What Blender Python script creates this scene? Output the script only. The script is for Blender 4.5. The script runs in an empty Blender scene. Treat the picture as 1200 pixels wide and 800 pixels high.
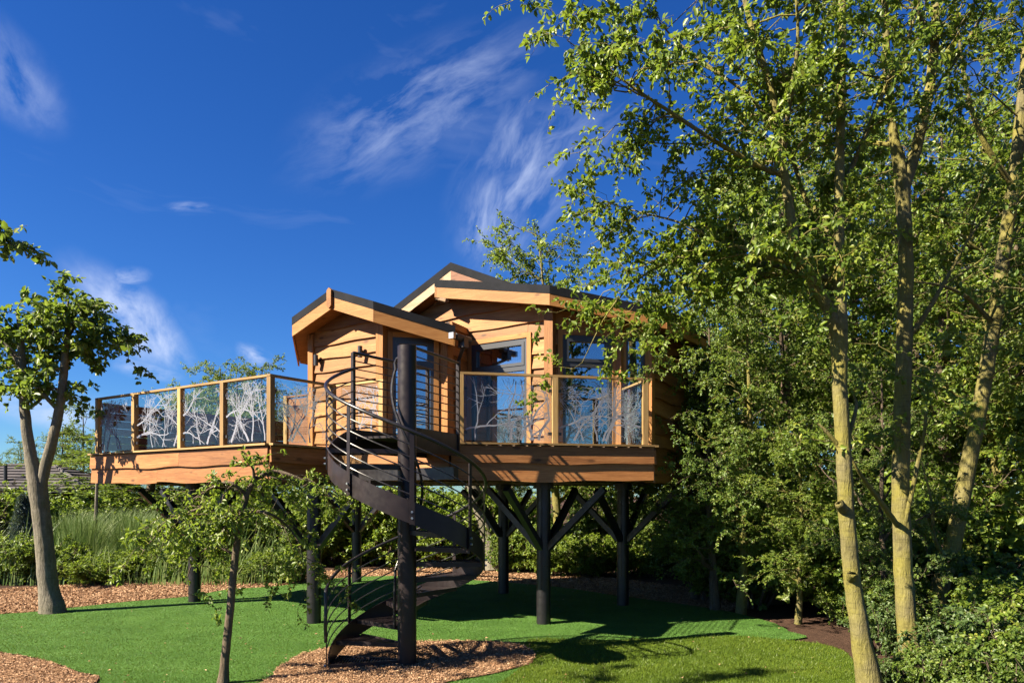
import bpy, bmesh, math, random
import numpy as np
from mathutils import Vector, Matrix

R = math.radians
sc = bpy.context.scene
COL = sc.collection

# ------------------------------------------------------------------ camera
F = 850.0            # focal length in pixels of the 1200 x 800 photograph
H0 = 580.0           # row of the horizon
EYE = 2.15           # camera height
cam_d = bpy.data.cameras.new('camera')
cam = bpy.data.objects.new('camera', cam_d)
COL.objects.link(cam)
cam.location = (0, 0, EYE)
cam.rotation_euler = (R(90), 0, 0)
cam_d.sensor_width = 36
cam_d.lens = 36 * F / 1200
cam_d.shift_y = (H0 - 400) / 1200
cam_d.clip_start = 0.1
cam_d.clip_end = 3000
sc.camera = cam

# ------------------------------------------------------------------ light
SUN_DIR = 66.0       # shadows run 66 degrees right of the view axis
SUN_EL = 38.0
sd = bpy.data.lights.new('sun', 'SUN')
sun = bpy.data.objects.new('sun', sd)
COL.objects.link(sun)
sd.energy = 4.8
sd.angle = R(0.5)
sd.color = (1.0, 0.87, 0.68)
sv = Vector((math.sin(R(SUN_DIR)) * math.cos(R(SUN_EL)), math.cos(R(SUN_DIR)) * math.cos(R(SUN_EL)), -math.sin(R(SUN_EL))))
sun.rotation_euler = sv.to_track_quat('-Z', 'Y').to_euler()
sun.location = (-20, -5, 25)

sc.view_settings.view_transform = 'Standard'
sc.view_settings.look = 'None'
sc.view_settings.gamma = 1
sc.view_settings.use_curve_mapping = False
sc.view_settings.exposure = 2.1
sc.cycles.use_adaptive_sampling = True
sc.cycles.adaptive_threshold = 0.025
sc.cycles.max_bounces = 7
sc.cycles.diffuse_bounces = 4
sc.cycles.glossy_bounces = 2
sc.cycles.transmission_bounces = 3
sc.cycles.transparent_max_bounces = 8
sc.cycles.caustics_reflective = False
sc.cycles.caustics_refractive = False


class NT:
    """small helper to write node trees as expressions"""
    def __init__(self, nt):
        self.nt = nt

    def n(self, t, **kw):
        nd = self.nt.nodes.new(t)
        for k, v in kw.items():
            setattr(nd, k, v)
        return nd

    def put(self, sock, v):
        if hasattr(v, 'is_linked') or isinstance(v, bpy.types.NodeSocket):
            self.nt.links.new(v, sock)
        else:
            if sock.type == 'RGBA' and hasattr(v, '__len__') and len(v) == 3:
                v = (*v, 1)
            sock.default_value = v

    def m(self, op, a, b=0.0, c=0.0, clamp=False):
        nd = self.n('ShaderNodeMath', operation=op, use_clamp=clamp)
        for s, v in zip(nd.inputs, (a, b, c)):
            self.put(s, v)
        return nd.outputs[0]

    def vm(self, op, a, b=None):
        nd = self.n('ShaderNodeVectorMath', operation=op)
        self.put(nd.inputs[0], a)
        if b is not None:
            self.put(nd.inputs[1], b)
        return nd.outputs[0]

    def mapping(self, v, loc=(0, 0, 0), rot=(0, 0, 0), sca=(1, 1, 1)):
        nd = self.n('ShaderNodeMapping')
        self.put(nd.inputs['Vector'], v)
        nd.inputs['Location'].default_value = loc
        nd.inputs['Rotation'].default_value = rot
        nd.inputs['Scale'].default_value = sca
        return nd.outputs[0]

    def noise(self, v, scale, detail=3, rough=0.5, dist=0.0, lac=2.0):
        nd = self.n('ShaderNodeTexNoise')
        if v is not None:
            self.put(nd.inputs['Vector'], v)
        nd.inputs['Scale'].default_value = scale
        nd.inputs['Detail'].default_value = detail
        nd.inputs['Roughness'].default_value = rough
        nd.inputs['Distortion'].default_value = dist
        nd.inputs['Lacunarity'].default_value = lac
        return nd.outputs[0]

    def ramp(self, f, stops, interp='LINEAR'):
        nd = self.n('ShaderNodeValToRGB')
        cr = nd.color_ramp
        cr.interpolation = interp
        while len(cr.elements) < len(stops):
            cr.elements.new(0.5)
        for e, (p, c) in zip(cr.elements, stops):
            e.position = p
            e.color = (*c, 1) if len(c) == 3 else c
        self.put(nd.inputs[0], f)
        return nd.outputs[0]

    def mix(self, f, a, b, blend='MIX'):
        nd = self.n('ShaderNodeMix', data_type='RGBA', blend_type=blend)
        self.put(nd.inputs[0], f)
        self.put(nd.inputs[6], a)
        self.put(nd.inputs[7], b)
        return nd.outputs[2]

    def mapr(self, f, a, b, c=0.0, d=1.0, smooth=False):
        nd = self.n('ShaderNodeMapRange', interpolation_type='SMOOTHSTEP' if smooth else 'LINEAR')
        for s, v in zip(nd.inputs, (f, a, b, c, d)):
            self.put(s, v)
        return nd.outputs[0]


# ------------------------------------------------------------------ sky
world = bpy.data.worlds.new('World')
sc.world = world
world.use_nodes = True
wn = world.node_tree
wn.nodes.clear()
w = NT(wn)
sky = w.n('ShaderNodeTexSky', sky_type='NISHITA')
sky.sun_disc = False
sky.sun_elevation = R(SUN_EL)
sky.sun_rotation = R(180 + SUN_DIR)
sky.altitude = 300
sky.air_density = 1.0
sky.dust_density = 0.3
sky.ozone_density = 3.0
tc = w.n('ShaderNodeTexCoord')
sep = w.n('ShaderNodeSeparateXYZ')
wn.links.new(tc.outputs['Generated'], sep.inputs[0])
dx, dy, dz = sep.outputs
az = w.m('ARCTAN2', dx, dy)
el = w.m('ARCSINE', w.m('MINIMUM', w.m('MAXIMUM', dz, -1.0), 1.0))
cmb = w.n('ShaderNodeCombineXYZ')
wn.links.new(az, cmb.inputs[0])
wn.links.new(el, cmb.inputs[1])
ae = cmb.outputs[0]


def azel(px, py):
    a = math.atan((px - 600) / F)
    return a, math.atan((H0 - py) / F * math.cos(a))


warp = w.n('ShaderNodeTexNoise')
warp.inputs['Scale'].default_value = 5
warp.inputs['Detail'].default_value = 4
wn.links.new(ae, warp.inputs['Vector'])
wv = w.vm('MULTIPLY', w.vm('SUBTRACT', warp.outputs['Color'], (0.5, 0.5, 0.5)), (0.06, 0.06, 0.0))
aw = w.vm('ADD', ae, wv)


def patch(px, py, lx, ly, rot, stretch, scale, thr, soft, gain, seed):
    """one cirrus or small cumulus patch at a direction of the sky: an elliptical envelope times stretched noise"""
    a, e = azel(px, py)
    q = w.mapping(w.vm('SUBTRACT', aw, (a, e, 0)), rot=(0, 0, -R(rot)))
    env = w.mapping(q, sca=(1 / lx, 1 / ly, 1))
    ln = w.n('ShaderNodeVectorMath', operation='LENGTH')
    wn.links.new(env, ln.inputs[0])
    env = w.mapr(ln.outputs['Value'], 1.0, 0.1, 0.0, 1.0, True)
    nz = w.noise(w.mapping(q, loc=(seed, seed * 1.7, 0), sca=(1, stretch, 1)), scale, 6, 0.60, 0.25)
    d = w.mapr(nz, thr, thr + soft)
    return w.m('MULTIPLY', w.m('MULTIPLY', d, env), gain)


cl = patch(498, 125, .24, .085, 24, 3.0, 10, .40, .45, .55, 1.3)
for args in ((608, 215, .15, .10, 55, 3.0, 11, .40, .42, .70, 4.1),
             (650, 165, .15, .06, 25, 3.5, 11, .42, .42, .45, 7.7),
             (575, 262, .08, .06, 68, 2.4, 13, .38, .38, .75, 2.9),
             (14, 80, .085, .05, -35, 1.2, 14, .38, .38, .45, 9.2),
             (152, 376, .105, .045, -38, 1.1, 16, .36, .30, .95, 3.3),
             (146, 330, .035, .014, 12, 2.0, 26, .36, .3, .6, 5.8),
             (168, 432, .05, .015, -10, 2.0, 22, .38, .3, .65, 6.1),
             (300, 416, .035, .016, -20, 2.0, 26, .36, .3, .6, 8.4),
             (230, 250, .04, .010, 4, 3.0, 24, .38, .3, .35, 1.9),
             (60, 470, .12, .03, -6, 2.0, 13, .34, .3, .6, 2.2)):
    cl = w.m('MAXIMUM', cl, patch(*args))
veil = w.m('MULTIPLY', w.mapr(w.noise(w.mapping(aw, rot=(0, 0, R(-25)), sca=(1, 3.0, 1)), 2.6, 5, 0.6, 0.4), .56, 1.0), .28)
cl = w.m('MINIMUM', w.m('MAXIMUM', cl, veil), 1.0)
hsv = w.n('ShaderNodeHueSaturation')
hsv.inputs['Saturation'].default_value = 1.28
hsv.inputs['Hue'].default_value = 0.508
wn.links.new(sky.outputs[0], hsv.inputs['Color'])
blue = w.mix(1.0, hsv.outputs[0], (0.152, 0.245, 0.352), 'MULTIPLY')
col = w.mix(cl, blue, (1.75, 2.0, 2.65))
bg = w.n('ShaderNodeBackground')
wn.links.new(col, bg.inputs['Color'])
bg.inputs['Strength'].default_value = 0.10
out = w.n('ShaderNodeOutputWorld')
wn.links.new(bg.outputs[0], out.inputs[0])

# ------------------------------------------------------------------ materials
MATS = {}


def mat(name):
    m_ = bpy.data.materials.new(name)
    m_.use_nodes = True
    m_.node_tree.nodes.clear()
    t = NT(m_.node_tree)
    MATS[name] = m_
    o = t.n('ShaderNodeOutputMaterial')
    return m_, t, o


def principled(t, o, color, rough=0.6, spec=0.4, bump=None, bstr=0.3, bdist=0.01, metal=0.0):
    p = t.n('ShaderNodeBsdfPrincipled')
    t.put(p.inputs['Base Color'], color)
    t.put(p.inputs['Roughness'], rough)
    p.inputs['Specular IOR Level'].default_value = spec
    p.inputs['Metallic'].default_value = metal
    if bump is not None:
        b = t.n('ShaderNodeBump')
        b.inputs['Strength'].default_value = bstr
        b.inputs['Distance'].default_value = bdist
        t.put(b.inputs['Height'], bump)
        t.nt.links.new(b.outputs[0], p.inputs['Normal'])
    t.nt.links.new(p.outputs[0], o.inputs[0])
    return p


def wood(name, dark, mid, light, rough=0.62, knots=True):
    _, t, o = mat(name)
    g = t.n('ShaderNodeAttribute', attribute_name='gc').outputs['Vector']
    big = t.noise(t.mapping(g, sca=(.5, 4, 4)), 2.0, 3, .5)
    fine = t.noise(t.mapping(g, sca=(1.2, 30, 30)), 5.0, 5, .65, .4)
    ring = t.noise(t.mapping(g, sca=(.35, 9, 9)), 4.0, 4, .6, 1.2)
    f = t.m('ADD', t.m('MULTIPLY', fine, .38), t.m('ADD', t.m('MULTIPLY', big, .32), t.m('MULTIPLY', ring, .34)))
    c = t.ramp(f, [(.36, dark), (.50, mid), (.64, light)])
    if knots:
        vo = t.n('ShaderNodeTexVoronoi')
        t.put(vo.inputs['Vector'], t.mapping(g, sca=(1.0, 2.6, 2.6)))
        vo.inputs['Scale'].default_value = 1.9
        k = t.mapr(vo.outputs['Distance'], .06, .17, 1, 0, True)
        c = t.mix(t.m('MULTIPLY', k, .75), c, tuple(x * .45 for x in dark))
    geo = t.n('ShaderNodeObjectInfo')
    c = t.mix(1.0, c, t.ramp(geo.outputs['Random'], [(0, (.62, .58, .54)), (.5, (.95, .93, .9)), (1, (1.22, 1.18, 1.12))]), 'MULTIPLY')
    st = t.noise(t.mapping(g, sca=(1, 3, 3)), 1.3, 4, .6)
    c = t.mix(t.mapr(st, .52, .72, 0, .30), c, tuple(x * .8 for x in mid))
    principled(t, o, c, rough, .3, t.m('ADD', fine, t.m('MULTIPLY', ring, .6)), .35, .008)


wood('larch_cladding', (0.1139, 0.0439, 0.0119), (0.2389, 0.1006, 0.0267), (0.3415, 0.1701, 0.0543))
wood('deck_fascia', (0.1104, 0.0425, 0.0134), (0.2318, 0.0978, 0.0315), (0.3204, 0.1548, 0.0574))
wood('rail_timber', (0.1742, 0.1047, 0.0378), (0.2790, 0.1804, 0.0730), (0.3599, 0.2552, 0.1162))
wood('barge_timber', (0.1835, 0.0769, 0.0198), (0.2916, 0.1336, 0.0369), (0.3678, 0.1949, 0.0652))
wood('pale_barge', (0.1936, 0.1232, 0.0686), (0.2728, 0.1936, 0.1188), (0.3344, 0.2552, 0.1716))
wood('dark_timber', (0.030, 0.013, 0.007), (0.056, 0.026, 0.013), (0.086, 0.043, 0.023))
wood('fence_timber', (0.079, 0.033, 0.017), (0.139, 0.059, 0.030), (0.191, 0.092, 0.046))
wood('board_decking', (0.106, 0.066, 0.040), (0.172, 0.112, 0.066), (0.224, 0.158, 0.099), knots=False)

_, t, o = mat('black_steel')
co = t.n('ShaderNodeTexCoord').outputs['Object']
n1 = t.noise(co, 6, 4, .6)
c = t.ramp(n1, [(.3, (.007, .0065, .0075)), (.7, (.014, .0125, .014))])
principled(t, o, c, t.mapr(t.noise(co, 14, 4, .6), .3, .7, .26, .46), .5, t.noise(co, 90, 2, .5), .08, .002)

_, t, o = mat('stair_steel')
co = t.n('ShaderNodeTexCoord').outputs['Object']
n1 = t.noise(t.mapping(co, sca=(1, 1, .35)), 5, 5, .6)
c = t.ramp(n1, [(.3, (.010, .0075, .008)), (.7, (.021, .015, .016))])
principled(t, o, c, t.mapr(t.noise(co, 11, 4, .6), .3, .7, .30, .5), .32, t.noise(co, 80, 2, .5), .08, .002)

_, t, o = mat('roof_felt')
co = t.n('ShaderNodeTexCoord').outputs['Object']
c = t.ramp(t.noise(co, 3, 4, .6), [(.3, (.006, .007, .009)), (.7, (.013, .014, .018))])
c = t.mix(t.mapr(t.noise(co, 220, 2, .5), .5, .75, 0, .5), c, (.025, .028, .034))
principled(t, o, c, .85, .12, t.noise(co, 260, 2, .6), .5, .004)

_, t, o = mat('window_frame')
principled(t, o, (.030, .034, .042), .38, .5)
_, t, o = mat('lamp_metal')
principled(t, o, (.02, .02, .022), .4, .5)
_, t, o = mat('galvanised')
principled(t, o, (.35, .37, .40), .35, .5, metal=.8)

_, t, o = mat('window_glass')
lw = t.n('ShaderNodeLayerWeight')
lw.inputs['Blend'].default_value = .5
gl = t.n('ShaderNodeBsdfGlossy')
gl.inputs['Color'].default_value = (.95, .97, 1, 1)
gl.inputs['Roughness'].default_value = .01
co = t.n('ShaderNodeTexCoord').outputs['Object']
bm_ = t.n('ShaderNodeBump')
bm_.inputs['Strength'].default_value = .05
bm_.inputs['Distance'].default_value = .01
t.put(bm_.inputs['Height'], t.noise(co, 1.3, 1, .5))
t.nt.links.new(bm_.outputs[0], gl.inputs['Normal'])
tr = t.n('ShaderNodeBsdfTransparent')
tr.inputs['Color'].default_value = (.55, .60, .62, 1)
mx = t.n('ShaderNodeMixShader')
t.put(mx.inputs[0], t.mapr(t.m('POWER', lw.outputs['Facing'], 4.0), 0, 1, .40, 1.0))
t.nt.links.new(tr.outputs[0], mx.inputs[1])
t.nt.links.new(gl.outputs[0], mx.inputs[2])
t.nt.links.new(mx.outputs[0], o.inputs[0])

_, t, o = mat('rail_glass')
lw = t.n('ShaderNodeLayerWeight')
lw.inputs['Blend'].default_value = .5
gl = t.n('ShaderNodeBsdfGlossy')
gl.inputs['Roughness'].default_value = .01
tr = t.n('ShaderNodeBsdfTransparent')
tr.inputs['Color'].default_value = (.90, .94, .93, 1)
mx = t.n('ShaderNodeMixShader')
t.put(mx.inputs[0], t.mapr(t.m('POWER', lw.outputs['Facing'], 4.0), 0, 1, .025, .7))
t.nt.links.new(tr.outputs[0], mx.inputs[1])
t.nt.links.new(gl.outputs[0], mx.inputs[2])
t.nt.links.new(mx.outputs[0], o.inputs[0])

_, t, o = mat('frosted_print')
df = t.n('ShaderNodeBsdfDiffuse')
df.inputs['Color'].default_value = (.33, .36, .44, 1)
tl = t.n('ShaderNodeBsdfTranslucent')
tl.inputs['Color'].default_value = (.34, .36, .40, 1)
mx = t.n('ShaderNodeMixShader')
mx.inputs[0].default_value = .45
t.nt.links.new(df.outputs[0], mx.inputs[1])
t.nt.links.new(tl.outputs[0], mx.inputs[2])
t.nt.links.new(mx.outputs[0], o.inputs[0])

_, t, o = mat('plaster')
principled(t, o, (.42, .36, .30), .8, .2)
_, t, o = mat('sky_reflection_tint')
principled(t, o, (.56, .56, .66), .9, .1)  # lavender of the reflected sky, put into the panel's colour
_, t, o = mat('curtain')
principled(t, o, (.62, .58, .55), .9, .1)

_, t, o = mat('roof_tile')
co = t.n('ShaderNodeTexCoord').outputs['Object']
c = t.ramp(t.noise(co, 9, 4, .6), [(.3, (0.0450, 0.0428, 0.0470)), (.7, (0.0990, 0.0900, 0.0940))])
principled(t, o, c, .8, .2, t.noise(co, 60, 3, .6), .4, .01)


def soil(name, stops, sc1=14, sc2=70, bs=.8, bd=.03):
    _, t, o = mat(name)
    co = t.n('ShaderNodeTexCoord').outputs['Object']
    vo = t.n('ShaderNodeTexVoronoi')
    t.put(vo.inputs['Vector'], t.mapping(co, sca=(1, 2.2, 1)))
    vo.inputs['Scale'].default_value = sc2 * .5
    f = t.m('ADD', t.m('MULTIPLY', t.noise(co, sc1, 5, .65), .5), t.m('MULTIPLY', t.noise(co, sc2, 3, .6), .3))
    f = t.m('ADD', f, t.m('MULTIPLY', t.n('ShaderNodeSeparateColor').outputs[0], 0.0))
    c = t.ramp(f, stops)
    c = t.mix(.35, c, t.ramp(t.noise(vo.outputs['Color'], 3, 1, .5), [(.3, stops[0][1]), (.7, stops[-1][1])]))
    c = t.mix(t.mapr(t.noise(co, .9, 4, .6), .4, .7, 0, .45), c, stops[0][1])
    principled(t, o, c, .95, .1, t.m('ADD', t.noise(co, sc2, 4, .7), t.noise(co, sc1, 3, .6)), bs, bd)


soil('bark_mulch', [(.28, (0.1135, 0.0576, 0.0301)), (.42, (0.2179, 0.1220, 0.0662)), (.56, (0.3125, 0.2018, 0.1204))])
soil('dark_soil', [(.28, (.030, .017, .012)), (.42, (.065, .038, .026)), (.56, (.11, .065, .045))])

_, t, o = mat('chip')
r_ = t.n('ShaderNodeAttribute', attribute_name='rnd').outputs['Fac']
principled(t, o, t.ramp(r_, [(0, (0.1462, 0.0798, 0.0410)), (.45, (0.2580, 0.1495, 0.0821)), (.8, (0.3440, 0.2142, 0.1254)), (1, (0.4300, 0.3024, 0.1900))]), .9, .15)


def turf(name, a, b, c3):
    _, t, o = mat(name)
    co = t.n('ShaderNodeTexCoord').outputs['Object']
    f = t.m('ADD', t.m('MULTIPLY', t.noise(co, 1.6, 5, .6), .45), t.m('MULTIPLY', t.noise(co, 120, 3, .7), .5))
    c = t.ramp(f, [(.34, a), (.48, b), (.62, c3)])
    wv_ = t.noise(t.mapping(co, rot=(0, 0, .4), sca=(.7, 2.4, 1)), 1.1, 3, .55)
    c = t.mix(t.mapr(wv_, .40, .66, 0, .4), c, a)
    principled(t, o, c, .85, .15, t.m('ADD', t.noise(co, 150, 3, .7), t.m('MULTIPLY', wv_, 1.5)), .7, .03)


turf('turf', (0.0352, 0.0862, 0.0141), (0.0581, 0.1320, 0.0229), (0.0836, 0.1672, 0.0352))
turf('meadow', (.036, .066, .006), (.062, .104, .010), (.090, .130, .016))


def blade(name, stops, tl_=.35, spec_=.36):
    _, t, o = mat(name)
    r_ = t.n('ShaderNodeAttribute', attribute_name='rnd').outputs['Fac']
    c = t.ramp(r_, stops)
    df = t.n('ShaderNodeBsdfPrincipled')
    t.put(df.inputs['Base Color'], c)
    df.inputs['Roughness'].default_value = .42
    df.inputs['Specular IOR Level'].default_value = spec_
    tl = t.n('ShaderNodeBsdfTranslucent')
    t.put(tl.inputs['Color'], t.mix(.5, c, (.30, .42, .03), 'MIX'))
    mx = t.n('ShaderNodeMixShader')
    mx.inputs[0].default_value = tl_
    t.nt.links.new(df.outputs[0], mx.inputs[1])
    t.nt.links.new(tl.outputs[0], mx.inputs[2])
    t.nt.links.new(mx.outputs[0], o.inputs[0])


blade('turf_blade', [(0, (0.0334, 0.0862, 0.0141)), (.6, (0.0634, 0.1390, 0.0246)), (1, (0.0836, 0.1628, 0.0370))], .2, .1)
blade('meadow_blade', [(0, (.040, .070, .007)), (.6, (.078, .120, .011)), (1, (.125, .155, .02))], .25, .15)
blade('tall_blade', [(0, (0.0504, 0.0984, 0.0163)), (.6, (0.1080, 0.1722, 0.0390)), (1, (0.1944, 0.2460, 0.0845))], .3)
blade('leaf_fresh', [(0, (0.0540, 0.0950, 0.0162)), (.45, (0.1058, 0.1652, 0.0230)), (.8, (0.1690, 0.2225, 0.0324)), (1, (0.2714, 0.2927, 0.0473))], .42)
blade('leaf_mid', [(0, (0.0506, 0.0886, 0.0203)), (.5, (0.0943, 0.1523, 0.0270)), (.9, (0.1621, 0.2138, 0.0446)), (1, (0.2507, 0.2765, 0.0783))], .42)
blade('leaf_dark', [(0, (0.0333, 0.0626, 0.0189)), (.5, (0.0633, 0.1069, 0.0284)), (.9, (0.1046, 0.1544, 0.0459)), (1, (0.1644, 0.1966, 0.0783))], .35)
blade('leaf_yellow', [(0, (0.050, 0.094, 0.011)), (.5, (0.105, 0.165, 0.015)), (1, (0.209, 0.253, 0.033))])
blade('leaf_grey', [(0, (0.052, 0.081, 0.034)), (.5, (0.098, 0.132, 0.063)), (1, (0.184, 0.218, 0.115))], .25)
blade('leaf_purple', [(0, (.018, .006, .012)), (.6, (.040, .012, .022)), (1, (.09, .025, .03))], .25)
blade('needle_blue', [(0, (.05, .08, .085)), (.6, (.10, .14, .15)), (1, (.17, .22, .23))], .1)
blade('petal_white', [(0, (.6, .6, .6)), (1, (.78, .78, .80))], .3)


def bark(name, a, b, moss, mo):
    _, t, o = mat(name)
    co = t.n('ShaderNodeTexCoord').outputs['Object']
    n1 = t.noise(t.mapping(co, sca=(1, 1, .3)), 9, 5, .65, .5)
    n2 = t.noise(t.mapping(co, sca=(1, 1, .18)), 38, 4, .7)
    c = t.ramp(t.m('ADD', t.m('MULTIPLY', n1, .55), t.m('MULTIPLY', n2, .45)), [(.34, a), (.62, b)])
    c = t.mix(t.mapr(t.noise(co, 1.7, 4, .6), .36, .6, 0, mo), c, moss)
    lines = t.noise(t.mapping(co, sca=(.5, .5, 5)), 9, 3, .6)
    c = t.mix(t.mapr(lines, .56, .70, 0, .45), c, tuple(x * .6 for x in a))
    c = t.mix(t.mapr(t.noise(co, 14, 5, .7), .56, .68, 0, .55), c, tuple(x * 1.3 for x in b))
    c = t.mix(t.mapr(t.noise(co, 5, 5, .7), .60, .72, 0, .6), c, tuple(x * .55 for x in a))
    principled(t, o, c, .85, .2, t.m('ADD', n1, n2), .9, .028)


bark('bark_green', (.060, .052, .024), (.170, .150, .072), (.165, .148, .030), .9)
bark('bark_grey', (0.074, 0.065, 0.051), (0.180, 0.161, 0.130), (0.099, 0.096, 0.050), .35)
bark('bark_brown', (.050, .036, .026), (.135, .10, .075), (.08, .075, .035), .4)


# ------------------------------------------------------------------ geometry helpers
def P(px, py, Y):
    return Vector(((px - 600) / F * Y, Y, EYE + (H0 - py) / F * Y))


def G(px, py):
    Y = EYE * F / (py - H0)
    return Vector(((px - 600) / F * Y, Y, 0))


WLOC = {}
rng = random.Random(7)
nrg = np.random.default_rng(11)


def finish(o, parent, wloc, label=None, cat=None, group=None, kind=None):
    COL.objects.link(o)
    wloc = Vector(wloc)
    if parent is not None:
        o.parent = parent
        o.location = wloc - WLOC[parent.name]
    else:
        o.location = wloc
    WLOC[o.name] = wloc
    if label:
        o['label'] = label
    if cat:
        o['category'] = cat
    if group:
        o['group'] = group
    if kind:
        o['kind'] = kind
    return o


def empty(name, loc, label, cat, group=None, kind=None):
    o = bpy.data.objects.new(name, None)
    o.empty_display_size = .2
    return finish(o, None, loc, label, cat, group, kind)


class MB:
    def __init__(self):
        self.V, self.Fc, self.Gc = [], [], []

    def add(self, vs, fs, gs=None):
        b = len(self.V)
        self.V += [tuple(v) for v in vs]
        self.Fc += [tuple(i + b for i in f) for f in fs]
        self.Gc += [tuple(g) for g in (gs if gs else vs)]

    def beam(self, a, b, wd, ht, up=(0, 0, 1)):
        a, b, up = Vector(a), Vector(b), Vector(up)
        d = (b - a)
        L = d.length
        d.normalize()
        s = d.cross(up)
        if s.length < 1e-4:
            s = d.cross(Vector((1, 0, 0)))
        s.normalize()
        u = s.cross(d).normalized()
        off = (rng.random() * 20, rng.random() * 20, rng.random() * 20)
        vs, gs = [], []
        for p, l in ((a, 0), (b, L)):
            for i, j in ((-1, -1), (1, -1), (1, 1), (-1, 1)):
                vs.append(p + s * (i * wd / 2) + u * (j * ht / 2))
                gs.append((l + off[0], i * wd / 2 + off[1], j * ht / 2 + off[2]))
        self.add(vs, [(0, 3, 2, 1), (4, 5, 6, 7), (0, 1, 5, 4), (1, 2, 6, 5), (2, 3, 7, 6), (3, 0, 4, 7)], gs)
        return self

    def prism(self, top, bottom):
        """top and bottom: equal lists of points"""
        n = len(top)
        off = Vector((rng.random() * 20, rng.random() * 20, 0))
        top = [Vector(p) for p in top]
        bottom = [Vector(p) for p in bottom]
        nrm = sum(((top[i] - top[0]).cross(top[(i + 1) % n] - top[0]) for i in range(n)), Vector())
        if nrm.dot(top[0] - bottom[0]) < 0:
            top.reverse()
            bottom.reverse()
        vs = top + bottom
        fs = [tuple(range(n)), tuple(range(2 * n - 1, n - 1, -1))]
        for i in range(n):
            j = (i + 1) % n
            fs.append((i, n + i, n + j, j))
        self.add(vs, fs, [v + off for v in vs])
        return self

    def tube(self, pts, rad, n=10, caps=True):
        pts = [Vector(p) for p in pts]
        if not hasattr(rad, '__len__'):
            rad = [rad] * len(pts)
        vs, gs = [], []
        prev = None
        L = 0
        for i, p in enumerate(pts):
            d = (pts[min(i + 1, len(pts) - 1)] - pts[max(i - 1, 0)]).normalized()
            if prev is None:
                ref = Vector((0, 0, 1)) if abs(d.z) < .9 else Vector((1, 0, 0))
                s = d.cross(ref).normalized()
            else:
                s = (prev - d * prev.dot(d)).normalized()
            prev = s
            u = d.cross(s)
            if i:
                L += (p - pts[i - 1]).length
            for k in range(n):
                a = 2 * math.pi * k / n
                vs.append(p + (s * math.cos(a) + u * math.sin(a)) * rad[i])
                gs.append((L, math.cos(a) * rad[i], math.sin(a) * rad[i]))
        fs = []
        for i in range(len(pts) - 1):
            for k in range(n):
                k2 = (k + 1) % n
                fs.append((i * n + k, i * n + k2, (i + 1) * n + k2, (i + 1) * n + k))
        if caps:
            fs.append(tuple(range(n - 1, -1, -1)))
            fs.append(tuple(range((len(pts) - 1) * n, len(pts) * n)))
        self.add(vs, fs, gs)
        return self

    def mesh(self, name, smooth=False):
        V = np.array(self.V, float)
        c = (V.min(0) + V.max(0)) / 2
        me = bpy.data.meshes.new(name)
        me.from_pydata((V - c).tolist(), [], self.Fc)
        at = me.attributes.new('gc', 'FLOAT_VECTOR', 'POINT')
        at.data.foreach_set('vector', np.array(self.Gc, 'f').ravel())
        if smooth:
            me.shade_smooth()
            me.set_sharp_from_angle(angle=R(40))
        me.update()
        return me, Vector(c)

    def build(self, name, m_, parent=None, label=None, cat=None, group=None, kind=None, smooth=False):
        me, c = self.mesh(name, smooth)
        me.materials.append(MATS[m_])
        o = bpy.data.objects.new(name, me)
        return finish(o, parent, c, label, cat, group, kind)


def np_mesh(name, V, Fq, m_, attr=None, smooth=False):
    """V (n,3), Fq (k,3|4) arrays -> mesh"""
    me = bpy.data.meshes.new(name)
    V = np.ascontiguousarray(V, 'f')
    Fq = np.ascontiguousarray(Fq, 'i')
    k = Fq.shape[1]
    me.vertices.add(len(V))
    me.vertices.foreach_set('co', V.ravel())
    me.loops.add(Fq.size)
    me.loops.foreach_set('vertex_index', Fq.ravel())
    me.polygons.add(len(Fq))
    me.polygons.foreach_set('loop_start', np.arange(0, Fq.size, k, dtype='i'))
    me.polygons.foreach_set('loop_total', np.full(len(Fq), k, 'i'))
    me.update(calc_edges=True)
    if attr is not None:
        at = me.attributes.new('rnd', 'FLOAT', 'POINT')
        at.data.foreach_set('value', np.ascontiguousarray(attr, 'f'))
    if smooth:
        me.shade_smooth()
    me.materials.append(MATS[m_])
    return me


def nrm(a):
    return a / np.maximum(np.linalg.norm(a, axis=-1, keepdims=True), 1e-9)


def tubes_np(polys, radii, sides):
    """polys (n,m,3), radii (n,m) -> V,F"""
    n, m_, _ = polys.shape
    d = np.empty_like(polys)
    d[:, 1:-1] = polys[:, 2:] - polys[:, :-2]
    d[:, 0] = polys[:, 1] - polys[:, 0]
    d[:, -1] = polys[:, -1] - polys[:, -2]
    d = nrm(d)
    ref = np.where(np.abs(d[:, :1, 2:3]) > .85, np.array([1., .2, 0]), np.array([.13, .1, 1.]))
    s = nrm(np.cross(d, np.broadcast_to(ref, d.shape)))
    u = np.cross(d, s)
    a = np.arange(sides) * 2 * math.pi / sides
    V = polys[:, :, None] + (s[:, :, None] * np.cos(a)[:, None] + u[:, :, None] * np.sin(a)[:, None]) * radii[:, :, None, None]
    i, j, k = np.meshgrid(np.arange(n), np.arange(m_ - 1), np.arange(sides), indexing='ij')
    k2 = (k + 1) % sides
    b = (i * m_ + j) * sides
    Fq = np.stack([b + k, b + k2, b + sides + k2, b + sides + k], -1).reshape(-1, 4)
    return V.reshape(-1, 3), Fq


class Wood:
    def __init__(self):
        self.V, self.Fq, self.n = [], [], 0

    def add(self, polys, radii, sides):
        V, Fq = tubes_np(polys, radii, sides)
        self.V.append(V)
        self.Fq.append(Fq + self.n)
        self.n += len(V)

    def mesh(self, name, m_, origin):
        return np_mesh(name, np.concatenate(self.V) - np.array(origin), np.concatenate(self.Fq), m_, None, True)


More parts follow.
